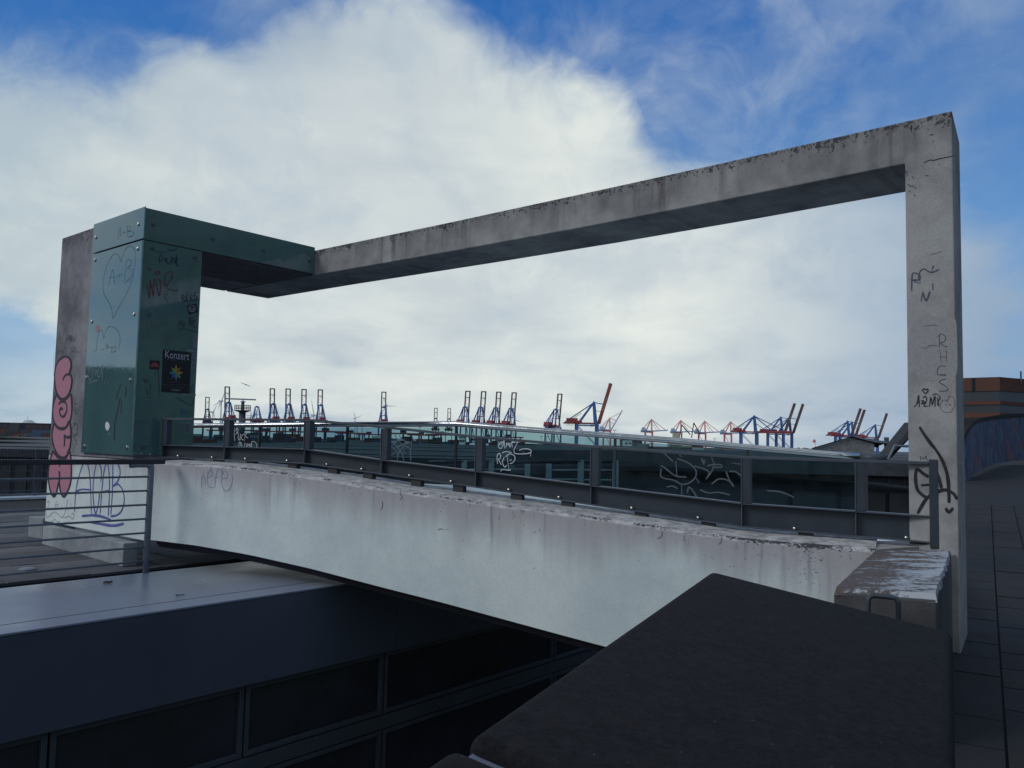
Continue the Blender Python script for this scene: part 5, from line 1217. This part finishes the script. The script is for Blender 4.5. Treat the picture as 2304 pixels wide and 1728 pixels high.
# container yard
CM = [mat('box_maroon', (.10, .022, .024), .6), mat('box_blue', (.03, .06, .13), .6), mat('box_dark', (.025, .03, .038), .6), mat('box_grey', (.16, .18, .19), .6), mat('box_white', (.52, .55, .56), .6), mat('box_green', (.03, .10, .07), .6), mat('box_brown', (.085, .035, .025), .6)]
CN = ['dark red', 'blue', 'blackish', 'grey', 'white', 'green', 'brown']
cmesh = []
for k, m_ in enumerate(CM):
    m2 = MB(); m2.bbox(-6.1, 6.1, -1.22, 1.22, 0, 2.55)
    for i in range(10): m2.bbox(-5.6+i*1.2, -5.3+i*1.2, -1.30, -1.22, .15, 2.4)
    me = m2.mesh('shipping_container'); me.materials.append(m_); cmesh.append(me)
random.seed(21)
nC = 0
low_tiers = MB()
def stack(px_, D, h, choice, n_row=1):
    global nC
    q = atY(px_, 1000, D)
    for r_ in range(n_row):
        low_tiers.bbox(q.x+r_*12.6-6.1, q.x+r_*12.6+6.1, q.y-1.22, q.y+1.22, G0, G0+min(h, 3)*2.6-.04)
        for k in range(3, h):
            c_ = random.choice(choice); zone = 'left of the white ship' if px_ < 40 else 'below the white ship' if px_ < 75 else 'beside the pink graffiti pillar' if px_ < 200 else 'near the radar tower' if px_ < 600 else 'under the left crane row' if px_ < 740 else 'around the lone crane' if px_ < 930 else 'under the small dark cranes' if px_ < 1030 else 'under the four middle cranes' if px_ < 1300 else 'below the pale red cranes'
            tier = 'top' if k == h-1 else 'second from top' if k == h-2 else 'lower'
            o = bpy.data.objects.new('shipping_container', cmesh[c_]); C.objects.link(o)
            o.location = EYE+V((q.x+r_*12.6, q.y+random.uniform(-.3, .3), G0+k*2.6)); nC += 1
            tag(o, '%s shipping container, %s of its stack, %s' % (CN[c_], tier, zone), 'container', '%s containers in the harbour yard' % CN[c_])
for px_ in range(440, 1200, 17):
    if nC > 330: break
    D = random.choice((860, 950, 1050)); h = random.choice((6, 7, 7, 8)) if px_ > 780 else random.choice((5, 7, 8))
    pal = [0, 0, 6, 6, 2, 1] if px_ > 940 else [0, 2, 3, 1, 6, 4] if px_ > 780 else [2, 2, 1, 0, 3]
    stack(px_, D, h, pal)
for px_ in (1190, 1200, 1400, 1412, 1436, 1448, 1460, 1472, 1486, 1500, 1520, 1545, 1570): stack(px_, 900, random.choice((5, 6, 7)), [4, 5, 0, 2, 3])
for px_ in range(-14, 110, 13): stack(px_, 640, 7, [0, 1, 2, 5, 0, 2])
o = low_tiers.build('lower_container_tiers', CM[2]); tag(o, 'mass of lower container tiers in the harbour yard', 'containers'); o['kind'] = 'stuff'
# yard gantries with red cross beams
def gantry():
    root = bpy.data.objects.new('yard_gantry', None); C.objects.link(root); ANCH[root.name] = V((0, 0, 0)); root['category'] = 'gantry crane'
    for sx in (-19, 19):
        for sy in (-5, 5):
            m2 = MB(); m2.bar(V((sx, sy, 0)), V((sx, sy, 24)), 1.5); m2.build('leg', M_blue, root)
    m2 = MB()
    for sy in (-5, 5): m2.bar(V((-24, sy, 25)), V((24, sy, 25)), 1.4, 1.9)
    for sx in (-19, 19): m2.bar(V((sx, -5, 23)), V((sx, 5, 23)), 1.2)
    m2.build('cross_beam', M_red, root)
    m2 = MB(); m2.bbox(-6, 2, -4, 4, 26.1, 29.6); m2.build('trolley', M_navy, root)
    m2 = MB(); m2.bar(V((-2, 0, 26)), V((-2, 0, 15)), 2.2); m2.build('hoist', M_navy, root)
    return root
gp_ = gantry()
GL = [(500, 1300, 'far left, below the radar scanner'), (545, 1150, 'behind the radar tower column'), (600, 1250, 'below the first crane of the left row'), (660, 1200, 'below the second crane of the left row'), (735, 1050, 'right of the second steel post'), (790, 1250, 'below the lone wind turbine'), (832, 1450, 'left of the lone crane'), (910, 1100, 'right of the silver tag'), (950, 1350, 'left of the two distant cranes'), (995, 1150, 'below the two distant cranes'), (1100, 1500, 'below the four middle cranes'), (1145, 1380, 'above the white tag on the glass')]
for i, (px_, D, w_) in enumerate(GL):
    o = gp_ if i == 0 else copy_tree(gp_); q = atY(px_, 1000, D); o.location = EYE+V((q.x, q.y, G0)); o.rotation_euler = (0, 0, random.uniform(-.12, .12))
    o['label'] = 'yard gantry with red beam on blue legs '+w_; o['group'] = 'yard gantries behind the balustrade glass'
# sheds, tanks and white blocks on the quay
def shed(px0, px1, yt, D, mat_, label, cat='shed'):
    a_ = atY(px0, yt, D); b_ = atY(px1, yt, D); root = thing('harbour_shed', label, cat, V(((a_.x+b_.x)/2, D, G0)))
    m2 = MB(); m2.bbox(a_.x, b_.x, D, D+14, G0, a_.z); m2.build('wall', mat_, root)
    m2 = MB(); m2.bbox(a_.x-.5, b_.x+.5, D-.5, D+14.5, a_.z+.01, a_.z+.6); m2.build('roof', M_hall, root)
    n_ = max(2, int((b_.x-a_.x)/6))
    for i in range(n_):
        x_ = a_.x+(i+.5)*(b_.x-a_.x)/n_; m2 = MB(); m2.bbox(x_-1.2, x_+1.2, D-.15, D-.01, a_.z-4.5, a_.z-2.5); m2.build('window', M_band, root)
shed(1033, 1046, 984, 800, M_white, 'pale shed left of the round white tank behind the glass')
shed(1062, 1090, 990, 820, M_white, 'low white shed left of the white tag')
shed(1120, 1135, 983, 830, M_white, 'pale shed beneath the third steel post and the white tag')
shed(1405, 1422, 990, 900, M_white, 'white office shed right of the dark glass joint', 'shed')
shed(1398, 1412, 979, 1000, M_grey, 'dark grey block beside the white office shed')
shed(1425, 1445, 991, 950, M_grey, 'grey shed right of the white office shed')
shed(-20, 112, 951, 900, mat('dusky_red', (.030, .022, .032), .8), 'long dull red warehouse behind the containers at the left edge')
for px_, D in ((1078, 790), (1098, 900)):
    q = atY(px_, 1000, D); m2 = MB(); m2.tube([V((q.x-9, q.y, G0+9)), V((q.x+9, q.y, G0+9))], 6.0, 16)
    tag(m2.build('storage_tank', M_white, at=V((q.x, q.y, G0)), smooth=False), 'lying white tank %s' % ('nearest the white tag' if px_ == 1078 else 'farther behind the white tag'), 'tank')
# light masts
for i, (px_, yt, D) in enumerate(((804, 955, 500), (815, 960, 600), (945, 960, 560), (1218, 982, 900), (1230, 982, 930), (1383, 968, 700), (1608, 987, 900), (1700, 990, 900), (527, 955, 420))):
    q = atY(px_, yt, D); root = thing('light_mast', ['slim light mast below the lone small turbine', 'slim light mast just right of the turbine mast', 'light mast behind the right part of the silver tag', 'tiny mast left of the biggest crane base', 'tiny mast second left of the biggest crane base', 'light mast right of the half-raised pale crane', 'light mast left of the pale crane touching the blue one', 'light mast between the blue cranes on the right', 'thin mast left of the radar tower'][i], 'light mast', V((q.x, q.y, G0)), 'light masts in the harbour')
    m2 = MB(); m2.tube([V((q.x, q.y, G0)), q], [.35, .2], 6); m2.build('pole', M_galv, root)
    m2 = MB(); m2.box(q, V((1, 0, 0)), V((0, 1, 0)), Z, 1.5, .5, .25); m2.build('lamp_head', M_galv, root)
# lighthouse
q = atY(1832, 998, 1300); lh = thing('lighthouse', 'tiny white lighthouse with red lantern left of the gabled hall', 'lighthouse', V((q.x, q.y, G0)))
m2 = MB(); m2.tube([V((q.x, q.y, G0)), q+Z*2], [3, 1.8], 12); m2.build('tower', M_white, lh, smooth=True)
m2 = MB(); m2.tube([q+Z*2.01, q+Z*5, q+Z*7], [2.3, 2.3, .4], 12); m2.build('lantern', M_pink, lh)
# cruise ship superstructure at the left edge
q0 = atY(44, 958, 1300); q1 = atY(72, 958, 1300)
shp = thing('white_ship', 'white ship superstructure rising above the warehouses at the left', 'ship', V((q0.x, 1300, G0)))
m2 = MB(); m2.bbox(q0.x-10, q1.x+14, 1300, 1320, G0, G0+13); m2.build('hull', M_navy, shp)
zb0 = G0+13.01
for k, (a_, b_) in enumerate(((0, 20), (2, 17), (4, 13), (6, 10))):
    h_ = (atY(50, [954, 950.5, 947.5, 945][k], 1300).z)
    m2 = MB(); m2.bbox(q0.x+a_, q0.x+b_, 1302, 1318, zb0, h_); m2.build('deck', M_white, shp); zb0 = h_+.02
m2 = MB(); m2.bar(V((q0.x+6, 1310, zb0)), V((q0.x+6, 1310, zb0+6)), .8); m2.build('mast', M_white, shp)
q = atY(32, 955, 700); m2 = MB(); m2.bbox(q.x-3.5, q.x+4.5, 700, 708, G0, atY(32, 951, 700).z); tag(m2.build('dark_kiosk', M_hall, at=V((q.x, 700, G0))), 'dark box on the roofline left of the white ship', 'hut')

# trees
def tree(px_, ytop, D, w_, label, seed):
    random.seed(seed); q = atY(px_, ytop, D); base = G0 if D > 100 else -14
    root = thing('tree', label, 'tree', V((q.x, q.y, base)), 'trees round the harbour')
    m2 = MB(); m2.tube([V((q.x, q.y, base)), V((q.x+.2, q.y, (base+q.z)/2)), V((q.x, q.y, q.z-w_*.4))], [.5, .35, .15], 8); m2.build('trunk', M_bark, root)
    m2 = MB()
    for i in range(420):
        a_ = random.uniform(0, 6.283); r_ = random.random()**.5; h_ = random.uniform(-1, 1)
        lob = .75+.35*noise.noise(V((math.cos(a_)*2, math.sin(a_)*2, h_*2+seed)))
        c = V((q.x+math.cos(a_)*w_*r_*lob*math.sqrt(max(0, 1-h_*h_)), q.y+math.sin(a_)*w_*r_*lob, q.z-w_*.75+h_*w_*.75*lob))
        s_ = w_*random.uniform(.05, .11); u1 = V((random.uniform(-1, 1), random.uniform(-1, 1), random.uniform(-1, 1))).normalized(); u2 = u1.orthogonal().normalized()
        m2.poly([c-u1*s_, c+u2*s_, c+u1*s_, c-u2*s_], [(0, 1, 2, 3)])
    m2.build('crown', M_leaf, root)
for i, (px_, yt, D, w_) in enumerate(((-5, 978, 260, 6), (22, 983, 250, 5), (50, 976, 270, 6), (88, 981, 255, 6))):
    tree(px_, yt, D, w_, ['tree cut by the left picture edge before the containers', 'low tree second from the left edge', 'yellowish green tree left of the pink graffiti pillar', 'dark tree touching the pink graffiti pillar'][i], 40+i)
for i, px_ in enumerate((1795, 1806, 1817, 1846)):
    tree(px_, 1006.5, 1500, 11, ['far round tree cluster leftmost before the gabled hall', 'far round tree, second before the gabled hall', 'far round tree just left of the lighthouse', 'far round tree just right of the lighthouse'][i], 60+i)
# dark roofs below the left skyline
for i, (x0, x1, yr, ye, D, lab) in enumerate(((-60, 118, 996, 1004, 95, 'low dark gabled roof behind the bar fence'), (-60, 118, 986, 992, 180, 'farther dark roof under the trees at the left'))):
    a_ = atY(x0, ye, D); b_ = atY(x1, ye, D); rd = atY((x0+x1)/2, yr, D+8); root = thing('dark_roof_house', lab, 'house', V((a_.x, D, G0)))
    m2 = MB(); m2.prism([a_, V((rd.x, D, rd.z)), b_, V((b_.x, D, G0)), V((a_.x, D, G0))], V((0, 20, 0))); m2.build('wall', M_hallw, root)
    m2 = MB(); m2.prism([a_+V((0, -.5, .1)), V((rd.x, D-.5, rd.z+.1)), b_+V((0, -.5, .1)), b_+V((0, -.5, .35)), V((rd.x, D-.5, rd.z+.35)), a_+V((0, -.5, .35))], V((0, 21, 0))); m2.build('roof', M_hall, root)
